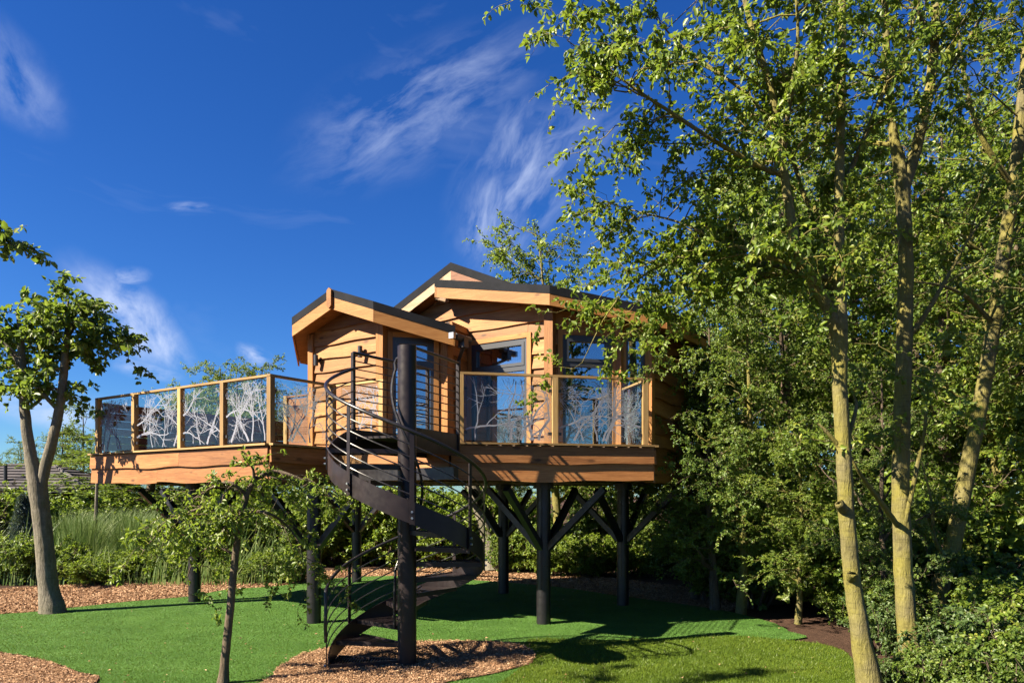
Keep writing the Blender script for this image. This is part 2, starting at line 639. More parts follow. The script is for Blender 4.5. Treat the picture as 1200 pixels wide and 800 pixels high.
def smooth_poly(pts, rad, per=5):
    """catmull-rom resample of a hand-laid limb"""
    p = np.array([list(q) for q in pts], float)
    r = np.array(rad, float)
    p = np.vstack([2 * p[0] - p[1], p, 2 * p[-1] - p[-2]])
    out_, ro = [], []
    for i in range(1, len(p) - 2):
        for k in range(per):
            t_ = k / per
            a, b, c_, d = p[i - 1:i + 3]
            out_.append(.5 * ((2 * b) + (c_ - a) * t_ + (2 * a - 5 * b + 4 * c_ - d) * t_ ** 2 + (3 * b - a - 3 * c_ + d) * t_ ** 3))
            ro.append(r[i - 1] * (1 - t_) + r[i] * t_)
    out_.append(p[-2])
    ro.append(r[-1])
    return np.array(out_), np.array(ro)


def leaf_mesh(pos, dirs, normals, size, wid, name, m_, origin, rg, fold=.25, rnd=None):
    """pos..: base point of each leaf, pointing dirs; each leaf is a folded four-cornered blade"""
    d = nrm(dirs)
    s = nrm(np.cross(d, normals))
    n_ = np.cross(s, d)
    size = size[:, None]
    up_ = n_ * size * fold * .5
    q1, q2, tip = pos + d * size * .30, pos + d * size * .68, pos + d * size - n_ * size * .10
    V = np.stack([pos, q1 + s * size * wid + up_, q2 + s * size * wid * .82 + up_, tip, q2 - s * size * wid * .82 + up_, q1 - s * size * wid + up_], 1)
    N = len(pos)
    b = np.arange(N)[:, None] * 6
    Fq = np.concatenate([b + np.array([0, 3, 2, 1]), b + np.array([0, 5, 4, 3])], 0)
    if rnd is None:
        rnd = rg.random(N)
    return np_mesh(name, V.reshape(-1, 3) - np.array(origin), Fq, m_, np.repeat(rnd, 6))


def grow(limbs, seed, n_sec=60, sec_len=1.6, sec_from=0.0, twigs=7, twig_len=.55, leaves=14, leaf=.08, leaf_w=.3,
         up=.35, droop=.25, sec_r=.016, zmin=1.0, weight=None, spread=.05, extra=None, aim=None, crown_keep=None):
    """limbs: list of (points, radii) in world space; returns wood tubes (limb list, fine list) and leaf arrays"""
    rg = np.random.default_rng(seed)
    thick, fine = Wood(), Wood()
    samples = []
    wts = []
    for li, (pts, rad) in enumerate(limbs):
        pp, rr = smooth_poly(pts, rad)
        wob = rg.normal(0, .035, pp.shape) * rr[:, None]
        wob[0] = 0
        pp = pp + wob
        thick.add(pp[None], rr[None], 10 if rr[0] > .05 else 6)
        k0 = int(len(pp) * sec_from) if li == 0 else 1
        seg = np.linalg.norm(np.diff(pp, axis=0), axis=1)
        tan = nrm(np.gradient(pp, axis=0))
        for k in range(max(k0, 1), len(pp)):
            if pp[k, 2] > zmin:
                samples.append((pp[k], tan[k], rr[k]))
                wts.append(seg[k - 1] * ((weight[li] if weight else 1.0)))
    wts = np.array(wts)
    idx = rg.choice(len(samples), n_sec, p=wts / wts.sum())
    S = np.array([samples[i][0] for i in idx])
    T = np.array([samples[i][1] for i in idx])
    RR = np.array([samples[i][2] for i in idx])
    a = rg.random(n_sec) * 2 * math.pi
    D = np.stack([np.cos(a), np.sin(a), rg.normal(up, .3, n_sec)], 1)
    if aim is not None:
        D = D + np.array(aim)
    D = nrm(nrm(D) + T * .35)
    L = sec_len * rg.uniform(.45, 1.1, n_sec)
    m_ = 7
    tt = np.linspace(0, 1, m_)
    wig = np.cumsum(rg.normal(0, .055, (n_sec, m_, 3)), 1)
    wig[:, 0] = 0
    sec = S[:, None] + D[:, None] * (L[:, None] * tt)[..., None] + wig * L[:, None, None]
    sec[..., 2] -= droop * (tt ** 2) * L[:, None]
    r0 = np.minimum(sec_r * rg.uniform(.7, 1.2, n_sec), RR * .7)
    fine.add(sec, r0[:, None] * (1 - .75 * tt), 5)
    # twigs
    nt = n_sec * twigs
    si = np.repeat(np.arange(n_sec), twigs)
    f = np.clip(rg.uniform(.18, 1.0, nt) ** .8, 0, .999) * (m_ - 1)
    f0 = f.astype(int)
    fr = (f - f0)[:, None]
    tp = sec[si, f0] * (1 - fr) + sec[si, np.minimum(f0 + 1, m_ - 1)] * fr
    td = nrm(sec[si, np.minimum(f0 + 1, m_ - 1)] - sec[si, f0])
    rv = rg.normal(0, 1, (nt, 3))
    rv[:, 2] = rv[:, 2] * .6 + .25
    td = nrm(td * .8 + nrm(rv))
    tl = twig_len * rg.uniform(.4, 1.15, nt)
    k = 5
    t2 = np.linspace(0, 1, k)
    tw = tp[:, None] + td[:, None] * (tl[:, None] * t2)[..., None]
    w2 = np.cumsum(rg.normal(0, .05, (nt, k, 3)), 1)
    w2[:, 0] = 0
    tw = tw + w2 * tl[:, None, None]
    tw[..., 2] -= droop * .7 * t2 ** 2 * tl[:, None]
    fine.add(tw, np.full((nt, 1), sec_r * .35) * (1 - .6 * t2), 3)
    # leaves
    nl = nt * leaves
    ti = np.repeat(np.arange(nt), leaves)
    g = rg.uniform(.12, 1.0, nl) * (k - 1) * .999
    g0 = g.astype(int)
    gf = (g - g0)[:, None]
    lp = tw[ti, g0] * (1 - gf) + tw[ti, g0 + 1] * gf
    ax = nrm(tw[ti, g0 + 1] - tw[ti, g0])
    rv = nrm(rg.normal(0, 1, (nl, 3)))
    ld = nrm(ax * .5 + rv - np.array([0, 0, .35]))
    lp = lp + rv * spread * rg.random((nl, 1)) * tl[ti][:, None]
    cen = np.array([np.mean(np.array([list(q) for q in pts]), 0) for pts, _ in limbs]).mean(0)
    ow = lp - cen
    ow[:, 2] *= .4
    ln = nrm(rg.normal(0, .6, (nl, 3)) + np.array([0, 0, .65]) + nrm(ow) * .7)
    ls = leaf * rg.uniform(.55, 1.25, nl)
    clump = np.repeat(rg.random(nt), leaves)
    rnd = np.clip(.5 * clump + .5 * rg.random(nl) + rg.normal(0, .08, nl), 0, 1)
    if crown_keep is not None:
        keep = crown_keep(lp)
        lp, ld, ln, ls, rnd = lp[keep], ld[keep], ln[keep], ls[keep], rnd[keep]
    return thick, fine, (lp, ld, ln, ls, rnd, leaf_w, rg)


def plant_parts(root, base, grown, bark_m, leaf_m, trunk='trunk', crown='crown', fold=.25):
    thick, fine, (lp, ld, ln, ls, rnd, lw_, rg) = grown
    parts = []
    for nm, me in ((trunk, thick.mesh(trunk, bark_m, base)), ('branches', fine.mesh('branches', bark_m, base)),
                   (crown, leaf_mesh(lp, ld, ln, ls, lw_, crown, leaf_m, base, rg, fold, rnd))):
        o = bpy.data.objects.new(nm, me)
        finish(o, root, base, kind='stuff' if nm == 'branches' else None)
        parts.append(o)
    return parts


TONE = {'leaf_fresh': 'bright green ', 'leaf_mid': 'mid-green ', 'leaf_dark': 'dark green ', 'leaf_grey': 'grey-green ', 'leaf_yellow': 'yellow-green '}


def clone(root, loc, rotz, scale, label, group=None, leaf_m=None):
    if group and leaf_m in TONE and 'green' not in label:
        label = TONE[leaf_m] + label
    r = root.copy()
    COL.objects.link(r)
    r.location = loc
    r.rotation_euler = (0, 0, rotz)
    r.scale = scale if hasattr(scale, '__len__') else (scale,) * 3
    r['label'] = label
    if group:
        r['group'] = group
    elif 'group' in r:
        del r['group']
    for ch in [c_ for c_ in bpy.data.objects if c_.parent == root]:
        q = ch.copy()
        COL.objects.link(q)
        q.parent = r
        if leaf_m and ch.name.split('.')[0] in ('crown', 'foliage'):
            q.material_slots[0].link = 'OBJECT'
            q.material_slots[0].material = MATS[leaf_m]
    return r


# ------------------------------------------------------------------ plan of the building (metres, from the photograph's vanishing points)
U = Vector((.547, .837, 0)).normalized()          # along the ridges, away to the right
V_ = Vector((-U.y, U.x, 0))                       # along the left terrace edge, away to the left
A = (U - V_).normalized()                         # balcony front, left to right
B = (U + V_).normalized()                         # straight back


def v2(x, y, z=0):
    return Vector((x, y, z))


ZD = 2.93          # deck level
ZB = 2.37          # bottom of the fascia
P0, P1 = v2(-3.70, 11.10), v2(-8.06, 13.95)
P2, P3, P4 = v2(-2.97, 12.21), v2(-.92, 10.87), v2(2.24, 11.53)
C1, C2 = v2(-3.74, 13.70), v2(-2.26, 12.73)
C2e = v2(-1.115, 12.97)
J = v2(-.845, 13.55)
C3 = v2(.708, 12.54)
C4 = C3 + A * 1.77
C5 = C4 + U * 1.80
C6 = C5 + B * 1.80
C7 = C6 + V_ * 1.80
C0 = C1 + B * 1.77
C8 = C0 + U * 1.60
PL = P1 + U * 4.6                                  # far end of the terrace wall
PB = C0 + V_ * 1.0


def s_at(px, O, D):
    k = (px - 600) / F
    return (k * O.y - O.x) / (D.x - k * D.y)


# ------------------------------------------------------------------ ground
def sheet(name, pts, z, m_, parent=None, kind='structure', label=None, cut=None):
    bm = bmesh.new()
    vs = [bm.verts.new((p[0], p[1], z)) for p in pts]
    f = bm.faces.new(vs)
    if f.normal.z < 0:
        f.normal_flip()
    bmesh.ops.triangulate(bm, faces=[f])
    bmesh.ops.recalc_face_normals(bm, faces=bm.faces[:])
    for f in bm.faces:
        if f.normal.z < 0:
            f.normal_flip()
    me = bpy.data.meshes.new(name)
    bm.to_mesh(me)
    bm.free()
    me.materials.append(MATS[m_])
    o = bpy.data.objects.new(name, me)
    return finish(o, parent, (0, 0, 0), label, None, None, kind)


def curve_outline(pts, per=4):
    """closed catmull-rom outline with a little wobble"""
    n = len(pts)
    out_ = []
    for i in range(n):
        a, b, c_, d = (np.array(pts[(i + k) % n][:2], float) for k in (-1, 0, 1, 2))
        for k in range(per):
            t_ = k / per
            q = .5 * ((2 * b) + (c_ - a) * t_ + (2 * a - 5 * b + 4 * c_ - d) * t_ ** 2 + (3 * b - a - 3 * c_ + d) * t_ ** 3)
            q = q + nrg.normal(0, .012, 2)
            out_.append((q[0], q[1]))
    return out_


sheet('ground', [(-400, -300), (400, -300), (400, 900), (-400, 900)], -.012, 'dark_soil')
gpx = lambda L: [tuple(G(*q)[:2]) for q in L]
far_edge = [(-260, 742), (-120, 731), (0, 720), (45, 716.5), (140, 706), (221, 699), (262, 691.5), (330, 686), (400, 677), (480, 675),
            (572, 681), (654, 688), (722, 698), (784, 706), (850, 716)]
right_edge = [(905, 730), (925, 740), (945, 747)]
lawn_pts = gpx(far_edge + right_edge) + [(3.4, 10.6), (2.0, 10.62), (.3, 10.5), (.33, 8.0), (-.6, 6.2), (-2.5, 5.0), (-4, 5.6)] + \
    gpx([(116, 800), (94, 789), (56, 775), (0, 764), (-120, 752), (-260, 748)])
lawn_o = curve_outline(lawn_pts, 3)
sheet('lawn', lawn_o, .012, 'turf')
mead_pts = [(.25, 10.75)] + gpx([(700, 751), (780, 749), (860, 746), (915, 750), (960, 755), (985, 762), (1001, 775), (1010, 800)]) + \
    [(3.3, 6.5), (3.0, 4.2), (0, 3.8), (-1.5, 5.2), (-.6, 7.2), (.1, 9.0)]
mead_o = curve_outline(mead_pts, 3)
sheet('grass_verge', mead_o, .018, 'meadow')
path_pts = gpx([(-400, 745), (-120, 733), (0, 721.5), (60, 717), (140, 707), (221, 700), (262, 692.5), (330, 687), (400, 678.5), (480, 676.5), (560, 681), (654, 689.5), (722, 699.5), (784, 707.5), (850, 717.5)]) + \
    gpx([(870, 698), (780, 685), (690, 674), (620, 667), (560, 664), (480, 666), (400, 668), (330, 672), (240, 679), (120, 683), (0, 690), (-160, 700), (-400, 715)])
path_o = curve_outline(path_pts, 3)
sheet('bark_path', path_o, .004, 'bark_mulch')
patch_o = curve_outline(gpx([(300, 815), (314, 797), (331, 781), (356, 767), (400, 758), (490, 752.5), (560, 752), (604, 755), (622, 763), (628, 771),
                             (618, 780), (580, 790), (532, 799), (440, 815)]), 4)
sheet('bark_patch', patch_o, .024, 'bark_mulch')
near_o = curve_outline([(-9, 4), (-9.5, 8.2)] + gpx([(-120, 755), (0, 766), (56, 777), (94, 791), (116, 802)]) + [(-3.9, 5.5), (-5, 4)], 3)
sheet('bark_bed', near_o, .020, 'bark_mulch')


def inside(pts, poly):
    x, y = pts[:, 0], pts[:, 1]
    c_ = np.zeros(len(pts), bool)
    n = len(poly)
    for i in range(n):
        x1, y1 = poly[i]
        x2, y2 = poly[(i + 1) % n]
        k = ((y1 > y) != (y2 > y))
        with np.errstate(divide='ignore', invalid='ignore'):
            xi = (x2 - x1) * (y - y1) / (y2 - y1) + x1
        c_ ^= k & (x < xi)
    return c_


def scatter(poly, n, ymin, ymax, holes=()):
    """points uniform in the picture (denser near the camera) within an outline"""
    py = nrg.uniform(EYE * F / ymax, EYE * F / ymin, n)
    Y = EYE * F / py
    X = nrg.uniform(-.80, .80, n) * Y
    pts = np.stack([X, Y], 1)
    k = inside(pts, poly)
    for h in holes:
        k &= ~inside(pts, h)
    return pts[k]


def blades(name, poly, n, z, hgt, wid, m_, ymin, ymax, holes=(), lean=.5):
    p = scatter(poly, n, ymin, ymax, holes)
    N = len(p)
    a = nrg.random(N) * 2 * math.pi
    sx = np.stack([np.cos(a), np.sin(a), np.zeros(N)], 1)
    sc_ = (p[:, 1] / 9.0)[:, None]
    b = np.concatenate([p, np.full((N, 1), z)], 1)
    h = hgt * nrg.uniform(.5, 1.2, (N, 1))
    tip = b + np.array([0, 0, 1.]) * h + nrg.normal(0, lean, (N, 3)) * h * np.array([1, 1, 0])
    Vv = np.stack([b - sx * wid * sc_, b + sx * wid * sc_, tip], 1).reshape(-1, 3)
    x, y = p[:, 0], p[:, 1]
    pn = .5 + .17 * np.sin(x * 2.3 + 1.7 * np.sin(y * 1.1)) + .15 * np.sin(y * 5.1 + 1.3 * np.sin(x * 1.7)) + .14 * np.sin(x * 7.3 + y * 9.7 + 2 * np.sin(x * 3.1)) + .1 * np.sin(x * 19 - y * 23)
    me = np_mesh(name, Vv, np.arange(3 * N).reshape(-1, 3), m_, np.repeat(np.clip(.45 * nrg.random(N) + .55 * pn, 0, 1), 3))
    return me


grass_label = {'lawn_blades': 'short bright green turf blades covering the lawn round the stair'}
me = blades('turf_blades', lawn_o, 420000, .012, .015, .0035, 'turf_blade', 7.0, 19, (patch_o, mead_o, near_o))
finish(bpy.data.objects.new('turf_blades', me), None, (0, 0, 0), 'short even green turf pile under the treehouse', 'grass', None, 'stuff')
me = blades('verge_grass', mead_o, 260000, .018, .035, .004, 'meadow_blade', 6.5, 13, (patch_o,))
finish(bpy.data.objects.new('verge_grass', me), None, (0, 0, 0), 'yellow-green mown grass in front of the woodland trunks', 'grass', None, 'stuff')


def chips(name, polys, n, z, size, ymin, ymax, label, m_='chip'):
    p = np.concatenate([scatter(q, n, ymin, ymax, hs) for q, hs in polys])
    N = len(p)
    d = nrm(nrg.normal(0, 1, (N, 3)) * np.array([1, 1, .35]))
    nn = nrm(nrg.normal(0, .4, (N, 3)) + np.array([0, 0, 1]))
    s = nrm(np.cross(d, nn))
    L = size * nrg.uniform(.4, 1.3, (N, 1)) * (p[:, 1] / 9)[:, None] ** .5
    W = L * nrg.uniform(.25, .5, (N, 1))
    c_ = np.concatenate([p, np.full((N, 1), z)], 1) + np.array([0, 0, 1]) * nrg.uniform(.002, .022, (N, 1))
    Vv = np.stack([c_ - d * L - s * W, c_ + d * L - s * W, c_ + d * L + s * W, c_ - d * L + s * W], 1).reshape(-1, 3)
    me = np_mesh(name, Vv, np.arange(4 * N).reshape(-1, 4), m_, np.repeat(nrg.random(N), 4))
    return finish(bpy.data.objects.new(name, me), None, (0, 0, 0), label, 'bark chips', None, 'stuff')


chips('bark_chips', [(patch_o, ()), (near_o, (lawn_o,))], 420000, .026, .011, 6.8, 12.5, 'loose tan bark chips spread round the foot of the stair')
chips('bark_chips', [(path_o, (lawn_o,))], 380000, .006, .016, 11, 24, 'reddish bark chips covering the path behind the lawn')

spill = [tuple(np.array(patch_o).mean(0) + (np.array(q) - np.array(patch_o).mean(0)) * 1.05) for q in patch_o]
chips('bark_chips', [(spill, (patch_o,))], 9000, .026, .012, 6.8, 12.5, 'stray bark chips kicked out over the lawn round the stair mulch')
lt_ = np.concatenate([scatter(lawn_o, 330, 7, 19, (patch_o,)), scatter(mead_o, 260, 6.5, 13)])
lt3 = np.concatenate([lt_, np.full((len(lt_), 1), .034)], 1)
me = leaf_mesh(lt3, nrg.normal(0, 1, lt3.shape) * np.array([1, 1, .15]), nrg.normal(0, .25, lt3.shape) + np.array([0, 0, 1.]), nrg.uniform(.018, .05, len(lt3)), .3, 'fallen_leaves', 'chip', (0, 0, 0), nrg)
finish(bpy.data.objects.new('fallen_leaves', me), None, (0, 0, 0), 'small dry leaves fallen here and there on the lawn', 'leaves', None, 'stuff')

# ------------------------------------------------------------------ treehouse
house = empty('treehouse', G(637, 730), 'timber treehouse on black steel stilts with wraparound deck and etched glass railings', 'treehouse')
home = WLOC[house.name]


def plank_wall(O, D, N, s0, s1, z0, ztop, bh=.27, openings=(), m_='larch_cladding', seed=0, tilt=.05, wav=.019, zback=None, breaks=(), back_m='dark_timber'):
    """a wall: backing sheet with openings, and lapped waney-edge boards as its children"""
    rg = random.Random(seed)
    if not callable(ztop):
        zt_ = ztop
        ztop = lambda s: zt_

    def columns(za, zb, wavy, step=.16):
        ss = {s0, s1}
        n = max(2, int((s1 - s0) / step))
        for i in range(n + 1):
            ss.add(s0 + (s1 - s0) * i / n)
        for b in breaks:
            if s0 < b < s1:
                ss.add(b)
        for a, b, _, _ in openings:
            for e in (a, b):
                if s0 < e < s1:
                    ss.add(e - 1e-4)
                    ss.add(e + 1e-4)
        return sorted(ss)

    def strips(za, zb, wavy, shift):
        """yield runs of (s, lo, hi)"""
        runs = []
        cur = []
        ph = rg.random() * 9
        am = wav * rg.uniform(.6, 1.3)
        for s in columns(za, zb, wavy):
            lo = za
            if wavy and za > z0 + .02:
                lo += am * (math.sin(s * 2.1 + ph) * .6 + math.sin(s * 5.3 + ph * 2) * .4)
            hi = min(zb, ztop(s))
            for a, b, c_, d in openings:
                if a < s < b:
                    if lo < c_ and hi > c_:
                        hi = min(hi, c_) if (c_ - lo) > (hi - d) else hi
                        if hi > c_:
                            lo = max(lo, d)
                    elif lo >= c_:
                        lo = max(lo, d)
            if hi - lo > .012:
                cur.append((s, lo, hi))
            else:
                if len(cur) > 1:
                    runs.append(cur)
                cur = []
        if len(cur) > 1:
            runs.append(cur)
        return runs

    zmax = max(ztop(s) for s in columns(0, 0, False))
    back = MB()
    # backing: split at the opening levels
    lev = sorted({z0, zmax} | {z for o_ in openings for z in o_[2:4] if z0 < z < zmax})
    for za, zb in zip(lev[:-1], lev[1:]):
        for run in strips(za, zb, False, 0):
            for (sa, la, ha), (sb, lb, hb) in zip(run[:-1], run[1:]):
                if sb - sa < 2e-4:
                    continue
                q = [O + D * sa + v2(0, 0, la), O + D * sb + v2(0, 0, lb), O + D * sb + v2(0, 0, hb), O + D * sa + v2(0, 0, ha)]
                back.prism(q, [p - N * .08 for p in q])
    wall = back.build('wall', back_m, house)
    z = z0
    while z < zmax - .03:
        hgt = bh * rg.uniform(.85, 1.15)
        for run in strips(z, z + hgt + .045, True, 0):
            mb = MB()
            vs, gs, fs = [], [], []
            off = (rg.random() * 30, rg.random() * 30, rg.random() * 9)
            for s, lo, hi in run:
                for zz, dd in ((lo, .014 + tilt), (hi, .014 + tilt * max(0, 1 - (hi - lo) / (hgt + .045)) + .004), (hi, .003), (lo, .003)):
                    vs.append(O + D * s + N * dd + v2(0, 0, zz))
                    gs.append((s + off[0], zz + off[1], dd + off[2]))
            n = len(run)
            for i in range(n - 1):
                b = i * 4
                fs += [(b, b + 4, b + 5, b + 1), (b + 1, b + 5, b + 6, b + 2), (b + 3, b + 7, b + 4, b), (b + 2, b + 6, b + 7, b + 3)]
            fs += [(0, 1, 2, 3), (4 * n - 4, 4 * n - 1, 4 * n - 2, 4 * n - 3)]
            mb.add(vs, fs, gs)
            mb.build('plank', m_, wall)
        z += hgt
    return wall


def post(p, z0, z1, wd, m_='larch_cladding', name='corner_post', d=None, parent=None):
    mb = MB()
    mb.beam(v2(p.x, p.y, z0), v2(p.x, p.y, z1), wd, wd, up=d or V_)
    return mb.build(name, m_, parent or house)


# --- roofs: heights
TL = .355
RG0 = C1.lerp(C2, .5) - U * .40
RZ = 5.81


def z_low(p):
    return RZ - TL * abs((p - RG0).dot(V_))


W3 = v2(-.155, 13.10)
UR0 = v2(-1.168, 13.28) + U * .07
UZ, TU = 6.43, .445


def z_up(p):
    return UZ - TU * abs((p - UR0).dot(V_))


E0, E1 = v2(-1.44, 13.46), v2(.627, 12.11)
EZ = 6.15


def z_ann(p):
    return EZ - .2 * (E0 - p).dot(V_)


def roof(plan, zf, edges, felt=.14, board=.21, board_m='barge_timber', inset=.03):
    """one pitched plane: felt slab (the roof), soffit and a barge board on each listed edge"""
    top = [v2(p.x, p.y, zf(p)) for p in plan]
    mb = MB().prism(top, [p - v2(0, 0, felt) for p in top])
    rf = mb.build('roof', 'roof_felt', house)
    c_ = sum(plan, Vector()) / len(plan)
    ins = [p + (c_ - p).normalized() * .06 for p in plan]
    t2 = [v2(p.x, p.y, zf(p) - felt - .004) for p in ins]
    MB().prism(t2, [p - v2(0, 0, board - .035) for p in t2]).build('soffit', 'larch_cladding', rf)
    n = len(plan)
    for i in edges:
        a, b = plan[i], plan[(i + 1) % n]
        d = (b - a).normalized()
        ctr = (a + b) / 2
        nn = v2(d.y, -d.x)
        if nn.dot(ctr - c_) < 0:
            nn = -nn
        q = []
        for p in (a, b):
            for k in (-.035, -.006):
                q.append(p + nn * k)
        za, zb = zf(a) - felt - .002, zf(b) - felt - .002
        top = [v2(q[0].x, q[0].y, za), v2(q[1].x, q[1].y, za), v2(q[3].x, q[3].y, zb), v2(q[2].x, q[2].y, zb)]
        mb = MB().prism(top, [p - v2(0, 0, board) for p in top])
        off = rng.random() * 20
        mb.Gc = [(Vector(g).dot(d) + off, g[2], Vector(g).dot(nn) + off) for g in mb.V]
        mb.build('barge_board', board_m, rf)
    return rf


VR = RG0 - V_ * 1.03
VRe = VR + A * 1.40
VL = RG0 + V_ * 1.03
VLe = VL + B * 1.30
RG1 = RG0 + U * 2.6
roof([RG0, VR, VRe, VRe + B * .75, RG1], z_low, (0, 1, 2))
roof([RG0, RG1, VLe + U * 1.0, VLe, VL], z_low, (3, 4))
mb = MB()
for k in (-1, 1):
    a = RG0 - U * .028 + V_ * (k * .052)
mb.prism([v2(*(RG0 - U * .05 + V_ * x)[:2], RZ + z) for x, z in ((-.055, -.03), (0, .015), (.055, -.03), (.055, -.30), (0, -.36), (-.055, -.30))],
         [v2(*(RG0 - U * .002 + V_ * x)[:2], RZ + z) for x, z in ((-.055, -.03), (0, .015), (.055, -.03), (.055, -.30), (0, -.36), (-.055, -.30))])
mb.build('ridge_block', 'barge_timber', house)
UR1 = UR0 + U * 3.4
UL = UR0 + V_ * 2.05
UB = UR0 - V_ * 1.35
roof([UR0, UB, UB + U * 3.4, UR1], z_up, (0,), felt=.15, board=.17, board_m='fence_timber')  # darker timber on this barge board paints in the shade of the right side
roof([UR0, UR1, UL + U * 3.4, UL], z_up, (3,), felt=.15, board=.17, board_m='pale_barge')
E2 = E1 + A * 2.10
E3 = E2 + U * 2.13
roof([E0, E1, E2, E3, E3 + B * 2.0, E0 + U * 3.4], z_ann, (0, 1, 2, 5), felt=.14, board=.19)
# small pale bracket below the left end of the annexe eave
MB().beam(P(513, 349, 13.52), P(524, 352, 13.30), .08, .06).build('bracket', 'pale_barge', house)

# --- walls
HEAD = ZD + 1.99
LW = (C1 - C2).length
plank_wall(C2, V_, -U, 0, LW, ZB + .5, lambda s: z_low(C2 + V_ * s) - .32, bh=.26, seed=3, breaks=(LW / 2,))
post(C1 - U * .03, ZD, z_low(C1) - .33, .13)
post(C2 - U * .05 + A * .02, ZD, z_low(C2) - .33, .16)
lw2 = (C2e - C2).length
D2 = (C2e - C2).normalized()
d0, d1 = .16, s_at(508, C2, D2)
plank_wall(C2, D2, -B, 0, lw2, ZB + .5, lambda s: z_low(C2 + D2 * s) - .33, bh=.24, openings=[(d0, d1, ZD, HEAD)], seed=5)
post(C2e - B * .05 - A * .06, ZD, z_low(C2e) - .33, .17)
DJ = (J - C2e).normalized()
plank_wall(C2e, DJ, v2(DJ.y, -DJ.x), 0, (J - C2e).length, ZB + .5, lambda s: 5.25, bh=.24, seed=6)
O3 = C3
L3 = 3.4
w0, w1 = s_at(620, C3, V_), s_at(555, C3, V_)


def zt3(s):
    p = O3 + V_ * s
    return z_up(p) - .32 if (p - E0).dot(V_) > 0 else max(z_ann(p) - .31, z_up(p) - .32)


sr = (UR0 - O3).dot(V_)
plank_wall(C3, V_, -U, 0, L3, ZB + .5, zt3, bh=.285, openings=[(w0, w1, ZD + .06, HEAD)], seed=9, breaks=(sr, (E0 - O3).dot(V_) - .01, (E0 - O3).dot(V_) + .01))
post(C3 - U * .04 + V_ * .02, ZD, z_ann(C3) - .33, .17)
lb = (C4 - C3).length
g0_, g1_ = s_at(658, C3, A), s_at(716, C3, A)
h0, h1 = s_at(732, C3, A), s_at(754, C3, A)
plank_wall(C3, A, -B, 0, lb, ZB + .5, lambda s: z_ann(C3 + A * s) - .33, bh=.27, openings=[(g0_, g1_, ZD + .05, HEAD), (h0, h1, ZD + .35, HEAD)], seed=12)
post(C3 + A * s_at(724, C3, A) - B * .05, ZD, z_ann(C3 + A * 1.2) - .33, .15)
plank_wall(C4, U, -V_, 0, 1.8, ZB, lambda s: z_ann(C4 + U * s) - .33, bh=.29, seed=15, tilt=.07, wav=.05)
post(C4 - B * .02, ZB, z_ann(C4) - .33, .14)
for a, b, zf, zb_ in ((C0, C1, lambda p: z_low(p) - .33, ZB + .5), (C5, C6, lambda p: z_ann(p) - .33, ZB), (C6, C7, lambda p: z_ann(p) - .33, ZB),
                      (C7, C8, lambda p: min(z_up(p), 6.2) - .35, ZB), (C8, C0, lambda p: 5.0, ZB)):
    d = (b - a)
    L = d.length
    d.normalize()
    nn = v2(d.y, -d.x)
    if nn.dot((a + b) / 2 - v2(-.2, 14.8)) < 0:
        nn = -nn
    plank_wall(a, d, nn, 0, L, zb_, lambda s, a=a, d=d, zf=zf: zf(a + d * s), bh=.30, seed=int(L * 10))
# house floor and the timber deck around it
fl = [C1, C2, C2e, J, C3, C4, C5, C6, C7, C8, C0]
MB().prism([p + v2(0, 0, ZD - .03) for p in fl], [p + v2(0, 0, ZB + .02) for p in fl]).build('floor', 'dark_timber', house)

deck_pl = [P1, P0, P2, P3, P4, P4 + B * 1.38, C3, J, C2e, C2, C1, C0, PL]
ins_d = 0.03
dk = MB().prism([p + v2(0, 0, ZD - .045) for p in deck_pl], [p + v2(0, 0, ZD - .10) for p in deck_pl]).build('deck', 'dark_timber', house)
# deck boards (laid along V_) over the terrace and along A over the balcony
poly_t = [(p.x, p.y) for p in deck_pl]


def deck_boards():
    k = 0
    step = .146
    us = [p.dot(U) for p in deck_pl]
    vs = [p.dot(V_) for p in deck_pl]
    u = min(us) + .02
    while u < max(us):
        # clip the line u + half to the deck outline
        uc = u + .07
        xs = []
        n = len(deck_pl)
        for i in range(n):
            a, b = deck_pl[i], deck_pl[(i + 1) % n]
            ua, ub = a.dot(U), b.dot(U)
            if (ua > uc) != (ub > uc):
                f = (uc - ua) / (ub - ua)
                xs.append(a.dot(V_) + (b - a).dot(V_) * f)
        xs.sort()
        for a, b in zip(xs[::2], xs[1::2]):
            if b - a > .2:
                pa, pb = U * uc + V_ * (a + .03), U * uc + V_ * (b - .03)
                MB().beam(pa + v2(0, 0, ZD - .029), pb + v2(0, 0, ZD - .029), .138, .028).build('deck_board', 'board_decking', dk)
                k += 1
        u += step


deck_boards()


